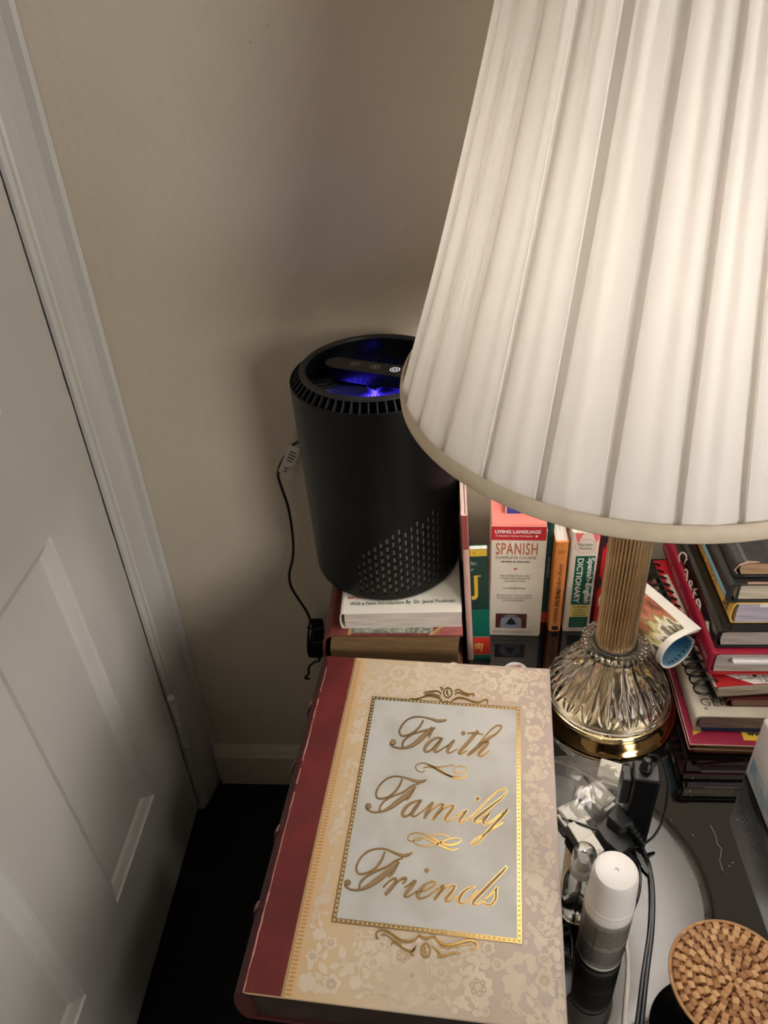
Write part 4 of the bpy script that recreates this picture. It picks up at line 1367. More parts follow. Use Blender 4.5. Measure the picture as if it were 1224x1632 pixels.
# control bar
BA = math.atan2(-0.031, 0.083)
cb = bpy.data.objects.new('control_bar', None)
mb = MB()
hw = 0.0135
outl = [(-0.052 + hw * math.cos(math.radians(a)), hw * math.sin(math.radians(a))) for a in range(90, 271, 15)] + [(0.074, -hw), (0.074, hw)]
mb.prism(outl, -0.018, 0.0, 'z')
cbm = mb.build('control_bar', M_pg, pur, bevel=0.0012)
cbm.location = (0.001, 0.003, ZR - 0.0055)
cbm.rotation_euler = (0, 0, BA)
def ring_icon(cx, r, w_, mb):
    n = 22
    for i in range(n):
        a, b = 2 * math.pi * i / n, 2 * math.pi * (i + 1) / n
        mb.add([(cx + q * math.cos(t), q * math.sin(t), 0.0003) for q, t in ((r, a), (r, b), (r + w_, b), (r + w_, a))], [(0, 1, 2, 3)])
for cx, m_, bright in ((-0.0265, 0, 0), (-0.0005, 1, 0), (0.0250, 2, 1)):
    mb = MB()
    ring_icon(cx, 0.0052, 0.0009 if bright else 0.0005, mb)
    cv = lambda a, b, l, cx=cx: (cx + a, b, 0.0003)
    if m_ == 0:
        ribbon(mb, [(-0.003, 0.001, .0006), (0, -0.001, .0007), (0.003, 0.002, .0005)], conv=cv)
        ribbon(mb, [(0, -0.001, .0006), (0.0005, -0.003, .0006)], conv=cv)
        dot(mb, 0.0014, -0.0008, 0.0008, cv, 0, 8)
    elif m_ == 1:
        for k in range(4):
            a = math.pi * k / 2 + 0.4
            ribbon(mb, [(0.0006 * math.cos(a), 0.0006 * math.sin(a), .0006), (0.002 * math.cos(a + .4), 0.002 * math.sin(a + .4), .0010), (0.0034 * math.cos(a + .3), 0.0034 * math.sin(a + .3), .0006)], conv=cv)
    else:
        for i in range(14):
            a, b = math.radians(120 + 300 * i / 14), math.radians(120 + 300 * (i + 1) / 14)
            mb.add([(cx + q * math.cos(t), q * math.sin(t), 0.0003) for q, t in ((0.0024, a), (0.0024, b), (0.0033, b), (0.0033, a))], [(0, 1, 2, 3)])
        ribbon(mb, [(0, 0.0005, .0009), (0.0002, 0.0032, .0009)], conv=cv)
    mb.build('power_icon' if bright else 'touch_icon', mat('icon_lit', (230, 230, 235), 0.5, emit=(0.9, 0.9, 1.0), emit_s=0.35) if bright else mat('icon_grey', (150, 146, 140), 0.5), cbm)
# cord with its tag and tied bundle
def loc_of(w_, root):
    return (w_.x - root[0], w_.y - root[1], w_.z - root[2])
CY = 0.905
path = [Vector((-0.150, 0.892, H - 0.512))] + [at_y(x, y, CY) for x, y in ((472, 706), (458, 722), (447, 740), (443, 757), (449, 778), (459, 808), (466, 850), (467, 885), (461, 915), (464, 935), (476, 955), (489, 975), (495, 990))]
cps = [Vector(p) for p in spline(path, 6)]
mb = MB().tube([loc_of(p, (AX, AY, AZ)) for p in cps], 0.0021, 8)
for k in range(6):
    xa, xb = 495 + k * 3.0, 494 + k * 3.2
    lp = [(xa, 988), (xa - 3 + k % 2 * 3, 1005), (xa - 4, 1025), (xb - 2, 1042), (xb + 3, 1046), (xb + 5, 1028), (xa + 5, 1005), (xa + 3, 990), (xa + 1, 987)]
    mb.tube([loc_of(at_y(x, y, CY - 0.004 + 0.003 * (k % 3)), (AX, AY, AZ)) for x, y in [tuple(q) for q in spline(lp, 4)]], 0.0021, 6)
for yc in (1000, 1022):
    mb.tube([loc_of(at_y(x, y, CY - 0.010), (AX, AY, AZ)) for x, y in ((489, yc), (500, yc + 3), (516, yc))], 0.0018, 6)
end = [(502, 1040), (510, 1052), (500, 1056), (492, 1064), (492, 1074), (486, 1080), (494, 1082)]
mb.tube([loc_of(at_y(x, y, CY - 0.004), (AX, AY, AZ)) for x, y in [tuple(q) for q in spline(end, 4)]], 0.0021, 6)
cord = mb.build('power_cord', mat('cord_black', (14, 13, 13), 0.5), pur, smooth=True)
mb = MB()
tg = [at_y(x, y, CY - 0.003) for x, y in ((461, 708), (479, 716), (470, 741), (443, 752))]
tg2 = [at_y(x, y, CY + 0.004) for x, y in ((463, 711), (479, 722), (459, 768), (452, 760))]
mb.add([loc_of(p, (AX, AY, AZ)) for p in tg] + [loc_of(p + Vector((0, 0.0006, 0)), (AX, AY, AZ)) for p in tg], [(3, 2, 1, 0), (4, 5, 6, 7), (0, 1, 5, 4), (1, 2, 6, 5), (2, 3, 7, 6), (3, 0, 4, 7)])
mb.add([loc_of(p, (AX, AY, AZ)) for p in tg2] + [loc_of(p + Vector((0, 0.0006, 0)), (AX, AY, AZ)) for p in tg2], [(3, 2, 1, 0), (4, 5, 6, 7), (0, 1, 5, 4), (1, 2, 6, 5), (2, 3, 7, 6), (3, 0, 4, 7)])
for k in range(5):
    pass
mb.build('cord_tag', mat('tag_white', (212, 204, 196), 0.6), cord)
mb = MB()
U = tg[1] - tg[0]
V = tg[3] - tg[0]
for a, b, wd in ((0.30, 0.18, 0.55), (0.28, 0.28, 0.6), (0.28, 0.38, 0.6), (0.3, 0.48, 0.5), (0.35, 0.75, 0.3), (0.4, 0.85, 0.25)):
    o_ = tg[0] + U * a + V * b
    quad(mb, loc_of(o_ + Vector((0, -0.0003, 0)), (AX, AY, AZ)), U * wd, V * 0.04)
o = mb.build('tag_lettering', mat('tag_ink', (70, 66, 62), 0.7), cord)
o['kind'] = 'stuff'

# ------------------------------------------------------------------ the big keepsake box shaped like a book
KX, KY, KRZ, KW, KL, KT = -0.1865, 0.2815, math.radians(-4.2), 0.277, 0.392, 0.0545
kp = thing('keepsake_box', 'large book-shaped keepsake box with Faith Family Friends on its floral lid', 'box', (KX, KY, TAB + 0.0003), KRZ)
ck, sk = math.cos(KRZ), math.sin(KRZ)
ZT = -0.715
def kloc(px, py, lift=0.0):
    q = at_z(px, py, ZT)
    x, y = q.x - KX, q.y - KY
    return (x * ck + y * sk, -x * sk + y * ck, KT + 0.0001 + lift)
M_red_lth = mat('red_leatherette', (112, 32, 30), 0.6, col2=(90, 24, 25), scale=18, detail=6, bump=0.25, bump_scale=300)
M_lid = bpy.data.materials.new('antique_paper')
M_lid.use_nodes = True
nt = M_lid.node_tree
b = nt.nodes['Principled BSDF']
b.inputs['Roughness'].default_value = 0.5
tc = nt.nodes.new('ShaderNodeTexCoord')
sx_ = nt.nodes.new('ShaderNodeSeparateXYZ')
nt.links.new(tc.outputs['Object'], sx_.inputs[0])
nz = nt.nodes.new('ShaderNodeTexNoise')
nz.inputs['Scale'].default_value = 22
nz.inputs['Detail'].default_value = 3
nt.links.new(tc.outputs['Object'], nz.inputs['Vector'])
ad = nt.nodes.new('ShaderNodeMath')
ad.operation = 'MULTIPLY_ADD'
ad.inputs[1].default_value = 0.05
nt.links.new(nz.outputs['Fac'], ad.inputs[0])
nt.links.new(sx_.outputs['X'], ad.inputs[2])
rp = nt.nodes.new('ShaderNodeValToRGB')
mr = nt.nodes.new('ShaderNodeMapRange')
mr.inputs['From Min'].default_value = 0.06
mr.inputs['From Max'].default_value = 0.30
nt.links.new(ad.outputs[0], mr.inputs['Value'])
nt.links.new(mr.outputs['Result'], rp.inputs['Fac'])
e = rp.color_ramp.elements
e[0].position, e[0].color = 0.0, s2l((208, 174, 130))
e[1].position, e[1].color = 1.0, s2l((190, 171, 160))
for p_, c_ in ((0.12, (210, 184, 146)), (0.45, (203, 186, 162)), (0.75, (192, 172, 152))):
    q_ = e.new(p_)
    q_.color = s2l(c_)
nt.links.new(rp.outputs['Color'], b.inputs['Base Color'])
STRIP = 0.0368
MB().box((0.003, 0.0, KT - 0.003), (KW, KL, KT)).build('lid', M_lid, kp, bevel=0.0008)
MB().box((0.003, 0.0, 0.0), (KW, KL, 0.003)).build('base_board', mat('shaded_burgundy', (74, 27, 26), 0.6, col2=(58, 21, 22), scale=18, detail=6, bump=0.25, bump_scale=300), kp, bevel=0.0008)  # base lip takes the spine's painted-in shade
mb = MB()
mb.box((0.006, 0.004, 0.003), (KW - 0.004, 0.007, KT - 0.003)).box((0.006, KL - 0.007, 0.003), (KW - 0.004, KL - 0.004, KT - 0.003)).box((KW - 0.007, 0.007, 0.003), (KW - 0.004, KL - 0.007, KT - 0.003))
mb.build('side_wall', mat('dark_brown_side', (44, 32, 26), 0.6, col2=(54, 40, 32), scale=40), kp)
# rounded spine with raised bands
def arc(bul, k=0.0, n=12):
    return [(0.003 - (bul + k) * math.sin(math.pi * i / n) ** 0.75, KT / 2 - (KT / 2 + k * 0.3) * math.cos(math.pi * i / n)) for i in range(n + 1)]
def spine_piece(name, y0, y1, bul, k, m):
    A = arc(bul, k)
    n = len(A)
    B = [(0.007, p[1] * 0.94 + KT * 0.03) for p in A]
    vs = [(p[0], y0, p[1]) for p in A] + [(p[0], y1, p[1]) for p in A] + [(p[0], y0, p[1]) for p in B] + [(p[0], y1, p[1]) for p in B]
    fs = []
    for i in range(n - 1):
        fs += [(i, n + i, n + i + 1, i + 1), (i, i + 1, 2 * n + i + 1, 2 * n + i), (n + i, 3 * n + i, 3 * n + i + 1, n + i + 1), (2 * n + i, 2 * n + i + 1, 3 * n + i + 1, 3 * n + i)]
    return MB().add(vs, fs).build(name, m, kp, smooth=True, angle=50)
BUL = 0.0115
M_sp = mat('shaded_burgundy', (74, 27, 26), 0.6, col2=(58, 21, 22), scale=18, detail=6, bump=0.25, bump_scale=300)  # darkened red leatherette: shade on spine and base is put into the colour
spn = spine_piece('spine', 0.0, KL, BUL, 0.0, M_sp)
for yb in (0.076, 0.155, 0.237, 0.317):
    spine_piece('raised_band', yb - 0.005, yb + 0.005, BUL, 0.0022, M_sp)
M_worn = mat('worn_pink', (196, 140, 128), 0.7)
mb = MB()
for yb in (0.076, 0.155, 0.237, 0.317):
    for k in range(4):
        t = rnd.uniform(0.62, 0.88)
        A = arc(BUL, 0.0026, 40)
        i = int(t * 40)
        mb.tube([(A[i][0], yb - 0.004 + k * 0.0012, A[i][1]), (A[i + 1][0], yb + 0.001 + k * .001, A[i + 1][1]), (A[i + 2][0] , yb + 0.003, A[i + 2][1])], 0.0003, 5)
seg = [(0.0038 + rnd.uniform(-.0003, .0003), k * KL / 40) for k in range(41)]
for k in range(40):
    if rnd.random() < 0.78:
        wv = rnd.uniform(0.0003, 0.0008)
        (xa, ya), (xb, yb) = seg[k], seg[k + 1]
        mb.add([(xa - wv, ya, KT + .00025), (xa + wv, ya, KT + .00025), (xb + wv, yb, KT + .00025), (xb - wv, yb, KT + .00025)], [(0, 1, 2, 3)])
o = mb.build('worn_edge', M_worn, kp)
o['kind'] = 'stuff'
mb = MB()
quad(mb, (0.0030, 0.0004, KT + .0001), (STRIP - 0.003, 0, 0), (0, KL - .0008, 0))
mb.build('leather_strip', M_red_lth, kp)
M_foil = mat('gold_foil', (206, 166, 92), 0.24, 1.0)
M_orange = mat('amber_print', (196, 140, 76), 0.5)
mb = MB()
for x in (STRIP + 0.0002, STRIP + 0.0018):
    quad(mb, (x, 0.0004, KT + .0001), (0.0006, 0, 0), (0, KL - .0008, 0))
mb.build('foil_line', M_foil, kp)
mb = MB()
for k in range(110):
    y = 0.002 + k * (KL - .006) / 110
    quad(mb, (STRIP + 0.0036, y, KT + .0001), (0.0052, 0, 0), (0, 0.0017, 0))
o = mb.build('dentil_print', M_orange, kp)
o['kind'] = 'stuff'
# floral print
M_flor = mat('floral_print', (218, 202, 180), 0.5, col2=(208, 190, 166), scale=14)
M_flor2 = mat('floral_line', (178, 150, 116), 0.5)
PL0, PL1 = kloc(588, 1104), kloc(838, 1510)
FR = [kloc(593.8, 1110.7), kloc(828.5, 1128), kloc(831, 1504), kloc(529, 1469)]
fx0 = min(FR[0][0], FR[3][0]) - 0.001
fx1 = max(FR[1][0], FR[2][0]) + 0.001
fy0 = min(FR[2][1], FR[3][1]) - 0.001
fy1 = max(FR[0][1], FR[1][1]) + 0.001
fr = random.Random(11)
fl, ln_ = MB(), MB()
fl_lift = 0.00002
def inside(x, y, r):
    return x - r > STRIP + 0.011 and x + r < KW - 0.001 and r + 0.001 < y < KL - r - 0.001 and not (fx0 - r < x < fx1 + r and fy0 - r < y < fy1 + r)
placed = []
def step():
    global fl_lift
    fl_lift += 3.0e-7
    return fl_lift
def flower(x, y, r, lay):
    lay = step()
    kind = fr.randrange(3)
    a0_ = fr.random() * 6.3
    npt = 40
    pet = (5, 6, 8)[kind]
    pts = []
    for i in range(npt):
        a = 2 * math.pi * i / npt
        rr = r * (0.74 + 0.26 * abs(math.cos(pet * a / 2)))
        pts.append((x + rr * math.cos(a + a0_), y + rr * math.sin(a + a0_), KT + .0001 + lay))
    fl.add(pts, [tuple(range(npt))])
    for i in range(6):
        a = 2 * math.pi * i / 6 + a0_
        if kind != 1:
            dot_c = (x + r * 0.38 * math.cos(a), y + r * 0.38 * math.sin(a))
            n = 10
            for q in range(n):
                b0, b1 = 2 * math.pi * q / n, 2 * math.pi * (q + 1) / n
                ln_.add([(dot_c[0] + s_ * math.cos(b_), dot_c[1] + s_ * math.sin(b_), KT + .0007) for s_, b_ in ((r * .13, b0), (r * .13, b1), (r * .17, b1), (r * .17, b0))], [(0, 1, 2, 3)])
def leaf(x, y, l, a, lay):
    lay = step() - 0.0001
    pts = []
    for i in range(9):
        t = i / 8
        pts.append((t, 0.28 * math.sin(math.pi * t) ** 0.8))
    pts = [(t, -w_ * 0.8) for t, w_ in pts] + pts[-2:0:-1]
    c_, s_ = math.cos(a), math.sin(a)
    fl.add([(x + l * (p * c_ - q * s_), y + l * (p * s_ + q * c_), KT + .0001 + lay) for p, q in pts], [tuple(range(len(pts)))])
lay = 0.0
for tries in range(5000):
    r = fr.choice((0.0135, 0.0115, 0.0085, 0.006, 0.0045, 0.003))
    x, y = fr.uniform(0.04, KW), fr.uniform(0, KL)
    if inside(x, y, r) and all((x - a) ** 2 + (y - b_) ** 2 > (r + c_ + 0.0022) ** 2 for a, b_, c_ in placed):
        placed.append((x, y, r))
        flower(x, y, r, 0.0)
        for k in range(fr.randrange(2, 6)):
            a = fr.random() * 6.28
            l = fr.uniform(0.006, 0.013)
            ex_, ey_ = x + math.cos(a) * (r + l + .001), y + math.sin(a) * (r + l + .001)
            if inside(ex_, ey_, 0.001):
                leaf(x + math.cos(a) * (r + .0008), y + math.sin(a) * (r + .0008), l, a + fr.uniform(-.4, .4), 0.00005)
for k in range(len(placed) - 1):
    a, b_ = placed[k], min(placed[k + 1:], key=lambda q: (q[0] - placed[k][0]) ** 2 + (q[1] - placed[k][1]) ** 2)
    mx_, my_ = (a[0] + b_[0]) / 2 + fr.uniform(-.006, .006), (a[1] + b_[1]) / 2 + fr.uniform(-.006, .006)
    if inside(mx_, my_, 0.003) and (a[0] - b_[0]) ** 2 + (a[1] - b_[1]) ** 2 < 0.0016:
        ribbon(fl, [(a[0], a[1], .0008), (mx_, my_, .0012), (b_[0], b_[1], .0008)], conv=lambda u, v, l, h=step(): (u, v, KT + .0001 + h), n=6)
o = fl.build('floral_print', M_flor, kp)
o['kind'] = 'stuff'
o = ln_.build('floral_lines', M_flor2, kp)
o['kind'] = 'stuff'
# label panel, beaded foil frame
lp = MB().add(FR[::-1], [(0, 1, 2, 3)])
lp.v = [(v[0], v[1], KT + 0.0005) for v in lp.v]
panel = lp.build('title_panel', mat('parchment', (196, 195, 189), 0.5, col2=(185, 182, 173), scale=22, detail=2, lo=0.45, hi=0.62), kp)
def lerp(a, b_, t):
    return (a[0] + (b_[0] - a[0]) * t, a[1] + (b_[1] - a[1]) * t)
def inset(d):
    cxm = sum(p[0] for p in FR) / 4
    cym = sum(p[1] for p in FR) / 4
    return [(p[0] + (d if p[0] < cxm else -d), p[1] + (d if p[1] < cym else -d)) for p in FR]
mb = MB()
for d0, d1 in ((-0.0003, 0.0007), (0.0030, 0.0037)):
    A, B = inset(d0), inset(d1)
    for i in range(4):
        j = (i + 1) % 4
        mb.add([(A[i][0], A[i][1], KT + .0007), (A[j][0], A[j][1], KT + .0007), (B[j][0], B[j][1], KT + .0007), (B[i][0], B[i][1], KT + .0007)], [(3, 2, 1, 0)])
mid = inset(0.0019)
for i in range(4):
    j = (i + 1) % 4
    L_ = math.dist(mid[i], mid[j])
    nb = int(L_ / 0.0044)
    for k in range(nb):
        c_ = lerp(mid[i], mid[j], (k + .5) / nb)
        dx_, dy_ = (mid[j][0] - mid[i][0]) / L_, (mid[j][1] - mid[i][1]) / L_
        mb.add([(c_[0] + dx_ * 0.0016 * math.cos(2 * math.pi * q / 8) - dy_ * 0.0009 * math.sin(2 * math.pi * q / 8), c_[1] + dy_ * 0.0016 * math.cos(2 * math.pi * q / 8) + dx_ * 0.0009 * math.sin(2 * math.pi * q / 8), KT + .0007) for q in range(8)], [tuple(range(8))])
o = mb.build('foil_frame', M_foil, kp)
o['kind'] = 'stuff'
mb = MB()
A, B = inset(0.0007), inset(0.0030)
for i in range(4):
    j = (i + 1) % 4
    mb.add([(A[i][0], A[i][1], KT + .0006), (A[j][0], A[j][1], KT + .0006), (B[j][0], B[j][1], KT + .0006), (B[i][0], B[i][1], KT + .0006)], [(3, 2, 1, 0)])
mb.build('frame_ground', mat('frame_cream', (204, 184, 146), 0.5), kp)

# script lettering: strokes as (x, y, width) in enlarged photo crops
def conv_crop(ox, oy, s_):
    return lambda x, y, lift: kloc(ox + x / s_, oy + y / s_, lift)
c4, c5 = conv_crop(540, 1070, 3.948), conv_crop(500, 1310, 3.497)
FAITH = [
    [(676, 308, 3), (655, 313, 15), (620, 314, 17), (580, 302, 10), (530, 291, 6), (480, 289, 6), (430, 308, 7), (396, 345, 8), (381, 380, 8), (394, 406, 8), (430, 405, 7), (478, 380, 8), (512, 346, 9), (530, 312, 5)],
    [(586, 356, 10), (560, 385, 26), (525, 418, 32), (490, 450, 30), (450, 474, 20), (400, 486, 9), (352, 480, 8), (326, 462, 8), (330, 446, 6)],
    [(400, 476, 6), (404, 450, 9), (432, 418, 8), (478, 393, 8), (535, 376, 10), (604, 358, 6)],
    [(600, 358, 4), (584, 380, 12), (572, 402, 14), (568, 418, 4)],
    [(648, 424, 6), (620, 420, 9), (585, 436, 15), (555, 464, 20), (540, 492, 18), (548, 508, 12), (575, 500, 8), (612, 466, 7), (644, 428, 6)],
    [(650, 424, 14), (628, 455, 22), (606, 488, 22), (606, 507, 14), (624, 506, 6), (664, 482, 4)],
    [(664, 482, 4), (700, 458, 5), (726, 436, 8), (712, 455, 20), (690, 485, 22), (682, 508, 14), (700, 514, 6), (744, 492, 4)],
    [(876, 378, 16), (845, 412, 22), (808, 456, 22), (774, 494, 22), (756, 516, 14), (772, 520, 6), (806, 500, 4)],
    [(808, 392, 4), (850, 390, 8), (908, 398, 4)],
    [(870, 468, 4), (905, 430, 6), (950, 378, 6), (990, 346, 7), (1018, 343, 7), (1022, 358, 8), (990, 394, 12), (940, 426, 20), (885, 470, 26), (840, 508, 26), (812, 530, 16)],
    [(826, 520, 4), (870, 480, 6), (910, 452, 7), (938, 444, 14), (930, 466, 20), (900, 498, 24), (880, 522, 20), (890, 536, 10), (915, 528, 6), (946, 502, 4)],
]
FAMILY = [
    [(550, 685, 3), (530, 694, 16), (495, 696, 18), (450, 682, 11), (400, 668, 6), (350, 663, 6), (300, 680, 7), (255, 722, 8), (235, 770, 9), (246, 800, 8), (290, 800, 7), (340, 772, 9), (378, 728, 10), (398, 682, 5)],
    [(482, 728, 10), (450, 762, 28), (410, 795, 34), (365, 828, 34), (320, 862, 24), (270, 884, 11), (215, 888, 8), (176, 868, 8), (176, 850, 6)],
    [(256, 882, 6), (262, 852, 9), (292, 815, 9), (345, 785, 9), (405, 762, 11), (460, 724, 8), (504, 710, 5)],
    [(476, 738, 4), (460, 765, 14), (440, 795, 16), (422, 814, 4)],
    [(512, 814, 6), (480, 820, 10), (440, 840, 17), (410, 874, 22), (400, 902, 18), (416, 916, 10), (450, 898, 8), (484, 858, 7), (512, 818, 6)],
    [(520, 812, 14), (492, 848, 24), (466, 886, 24), (464, 910, 14), (484, 912, 6), (528, 882, 4)],
    [(528, 882, 4), (560, 850, 6), (590, 828, 14), (578, 850, 22), (556, 888, 24), (540, 926, 18)],
    [(548, 912, 4), (590, 870, 6), (630, 842, 7), (658, 838, 14), (646, 862, 22), (614, 904, 24), (594, 936, 18)],
    [(602, 922, 4), (645, 878, 6), (690, 850, 7), (722, 846, 14), (714, 868, 22), (684, 905, 24), (668, 932, 18), (680, 944, 9), (706, 936, 6), (744, 908, 4)],
    [(744, 908, 4), (776, 890, 6), (806, 876, 12), (792, 896, 22), (766, 928, 22), (756, 946, 14), (772, 952, 7), (818, 928, 4)],
    [(818, 928, 4), (860, 890, 6), (930, 820, 6), (1000, 758, 7), (1044, 742, 7), (1056, 758, 8), (1028, 796, 12), (975, 838, 20), (910, 888, 26), (860, 930, 26), (850, 950, 14), (872, 952, 6), (906, 932, 4)],
    [(906, 932, 4), (938, 906, 8), (946, 896, 14), (926, 925, 24), (908, 952, 20), (922, 966, 9), (955, 950, 6), (1010, 905, 5), (1062, 872, 10)],
    [(1064, 872, 16), (1035, 905, 24), (990, 952, 24), (945, 1000, 20), (905, 1045, 14), (870, 1082, 11), (836, 1092, 9), (845, 1070, 6), (890, 1040, 5), (960, 1000, 4), (1030, 955, 4)],
]
FRIENDS = [
    [(548, 172, 3), (528, 184, 15), (496, 190, 17), (450, 174, 11), (400, 154, 6), (350, 152, 6), (300, 168, 7), (258, 208, 8), (238, 256, 8), (250, 290, 8), (290, 288, 7), (340, 262, 9), (376, 218, 10), (396, 170, 5)],
    [(474, 226, 10), (440, 260, 28), (400, 292, 32), (350, 330, 32), (306, 360, 22), (256, 380, 10), (206, 378, 8), (176, 356, 8), (180, 338, 6)],
    [(254, 370, 6), (262, 340, 9), (296, 305, 9), (350, 275, 9), (406, 252, 10), (456, 218, 8), (496, 204, 5)],
    [(470, 234, 4), (456, 258, 13), (436, 290, 15), (418, 308, 4)],
    [(388, 366, 4), (420, 334, 6), (452, 316, 12), (456, 336, 18), (430, 372, 22), (400, 406, 16)],
    [(452, 350, 5), (486, 322, 10), (514, 316, 14), (508, 336, 8), (496, 344, 5)],
    [(508, 366, 4), (540, 346, 6), (566, 330, 14), (548, 358, 20), (518, 394, 20), (508, 414, 12), (526, 418, 6), (574, 390, 4)],
    [(574, 392, 4), (620, 384, 6), (664, 362, 7), (678, 342, 8), (660, 334, 8), (622, 352, 14), (590, 388, 22), (580, 416, 18), (600, 428, 9), (640, 412, 5), (690, 376, 4)],
    [(690, 376, 4), (714, 356, 12), (722, 362, 20), (700, 396, 24), (672, 434, 18)],
    [(680, 420, 4), (722, 380, 6), (760, 358, 7), (786, 358, 14), (772, 386, 22), (744, 420, 22), (736, 440, 14), (756, 444, 6), (802, 416, 4)],
    [(898, 366, 6), (870, 370, 10), (836, 390, 18), (814, 424, 22), (812, 450, 16), (832, 456, 9), (868, 432, 7), (914, 386, 6)],
    [(1074, 252, 14), (1046, 284, 22), (990, 340, 24), (940, 392, 24), (896, 438, 22), (888, 458, 14), (908, 462, 6), (950, 436, 4)],
    [(950, 436, 4), (990, 402, 6), (1022, 366, 8), (1016, 392, 16), (1014, 430, 16), (990, 460, 12), (960, 462, 9), (950, 448, 10)],
]
DOTS4 = [(783, 391, 12), (342, 448, 16), (874, 803, 14), (186, 850, 18)]
DOTS5 = [(630, 272, 13), (190, 340, 16)]
M_let = mat('bronze_print', (146, 118, 84), 0.55)
for word, strokes, cv, dots, scl in (('faith', FAITH, c4, DOTS4[:2], 1.0), ('family', FAMILY, c4, DOTS4[2:], 1.0), ('friends', FRIENDS, c5, DOTS5, 1.0)):
    a_, b_ = MB(), MB()
    for st in strokes:
        st = [(x, y, wd * 0.80) for x, y, wd in st]
        ribbon(a_, st, 2.8, 0.0008, 7, cv)
        ribbon(b_, st, -0.9, 0.0010, 7, cv)
    for x, y, r in dots:
        dot(a_, x, y, r + 2, cv, 0.0008)
        dot(b_, x, y, r - 1.5, cv, 0.0010)
    gd = a_.build(word + '_lettering', M_foil, kp)
    b_.build('letter_fill', M_let, gd)
# flourishes
SW2 = [[(524, 92, 5), (536, 72, 6), (570, 62, 6), (620, 70, 7), (670, 95, 9), (720, 122, 10), (768, 130, 9), (808, 118, 6), (822, 104, 4), (806, 92, 4), (770, 94, 5), (724, 108, 7), (680, 128, 7), (620, 136, 6), (574, 128, 5), (556, 110, 5), (566, 94, 5), (600, 90, 6), (650, 104, 9), (700, 130, 10), (750, 152, 9), (786, 158, 6), (806, 148, 4)],
       [(524, 92, 5), (530, 106, 5), (560, 108, 5), (600, 100, 4)], [(650, 78, 4), (700, 70, 5), (740, 78, 4), (766, 92, 3)]]
SW1 = [[(808, 634, 5), (800, 610, 6), (770, 598, 6), (740, 602, 6), (722, 622, 6), (736, 640, 6), (768, 640, 6), (790, 640, 5)],
       [(808, 634, 5), (804, 662, 7), (770, 676, 9), (724, 672, 10), (680, 650, 11), (630, 622, 11), (580, 596, 9), (540, 580, 6), (506, 582, 5), (484, 600, 5), (494, 626, 5), (526, 636, 4), (540, 624, 4)],
       [(760, 660, 5), (710, 664, 8), (650, 640, 9), (600, 612, 8), (560, 604, 6), (530, 612, 5)], [(560, 590, 4), (610, 604, 6), (660, 600, 6), (710, 592, 5), (730, 596, 4)]]
mb = MB()
for st in SW1:
    ribbon(mb, st, 0.5, 0.0008, 6, c4)
mb.build('upper_flourish', M_foil, kp)
mb = MB()
for st in SW2:
    ribbon(mb, st, 0.5, 0.0008, 6, c5)
mb.build('lower_flourish', M_foil, kp)
ORB = [[(362, 656, 7), (350, 640, 8), (352, 618, 8), (376, 604, 9), (412, 612, 12), (450, 638, 12), (492, 664, 12), (536, 668, 12), (568, 652, 10), (588, 630, 5)],
       [(588, 630, 5), (606, 644, 12), (630, 650, 12), (655, 644, 10), (674, 634, 5)],
       [(674, 634, 5), (690, 660, 12), (726, 684, 12), (780, 684, 11), (830, 668, 11), (874, 660, 10), (906, 672, 9), (912, 696, 8), (892, 716, 8), (884, 706, 5)],
       [(432, 692, 5), (436, 676, 6), (460, 678, 8), (500, 706, 10), (540, 722, 10), (566, 706, 6)], [(560, 745, 9), (540, 738, 8), (556, 718, 10), (572, 690, 6)],
       [(600, 720, 7), (604, 694, 7), (624, 678, 7), (644, 692, 7), (648, 720, 7), (640, 746, 8), (622, 754, 8), (606, 744, 8), (600, 720, 7)], [(622, 692, 8), (616, 716, 10), (628, 738, 8)],
       [(690, 756, 10), (704, 736, 8), (684, 716, 9), (664, 696, 6)], [(704, 752, 9), (740, 744, 11), (780, 730, 9), (812, 732, 7), (820, 740, 4)], [(370, 630, 4), (404, 632, 6), (440, 656, 6), (490, 684, 5)], [(700, 694, 5), (760, 700, 6), (830, 688, 5), (880, 680, 4)]]
ORT = [[(934, 206, 7), (936, 186, 8), (916, 180, 8), (888, 196, 10), (850, 194, 12), (800, 176, 12), (755, 168, 12), (722, 182, 10), (700, 200, 5)], [(700, 198, 5), (676, 192, 10), (652, 200, 6)],
       [(652, 196, 5), (634, 172, 11), (596, 158, 12), (550, 158, 11), (506, 172, 11), (476, 178, 9), (448, 172, 6)],
       [(850, 160, 5), (846, 144, 7), (826, 146, 9), (796, 140, 10), (766, 122, 8), (744, 116, 6), (728, 128, 6)], [(730, 150, 8), (748, 136, 9), (790, 148, 9), (820, 158, 6)],
       [(660, 136, 7), (668, 116, 7), (686, 106, 8), (706, 116, 7), (712, 138, 7), (702, 160, 7), (684, 166, 8), (668, 158, 7), (660, 136, 7)], [(686, 118, 7), (680, 136, 9), (690, 154, 7)],
       [(644, 146, 8), (626, 128, 9), (590, 128, 10), (556, 132, 8), (530, 138, 5)], [(636, 104, 6), (652, 108, 8), (648, 124, 7)], [(540, 148, 5), (590, 144, 7), (640, 158, 5)]]
mb = MB()
for st in ORB:
    ribbon(mb, st, 0.3, 0.0008, 5, c5)
mb.build('lower_crest', M_foil, kp)
mb = MB()
for st in ORT:
    ribbon(mb, st, 0.3, 0.0008, 5, c4)
mb.build('upper_crest', M_foil, kp)

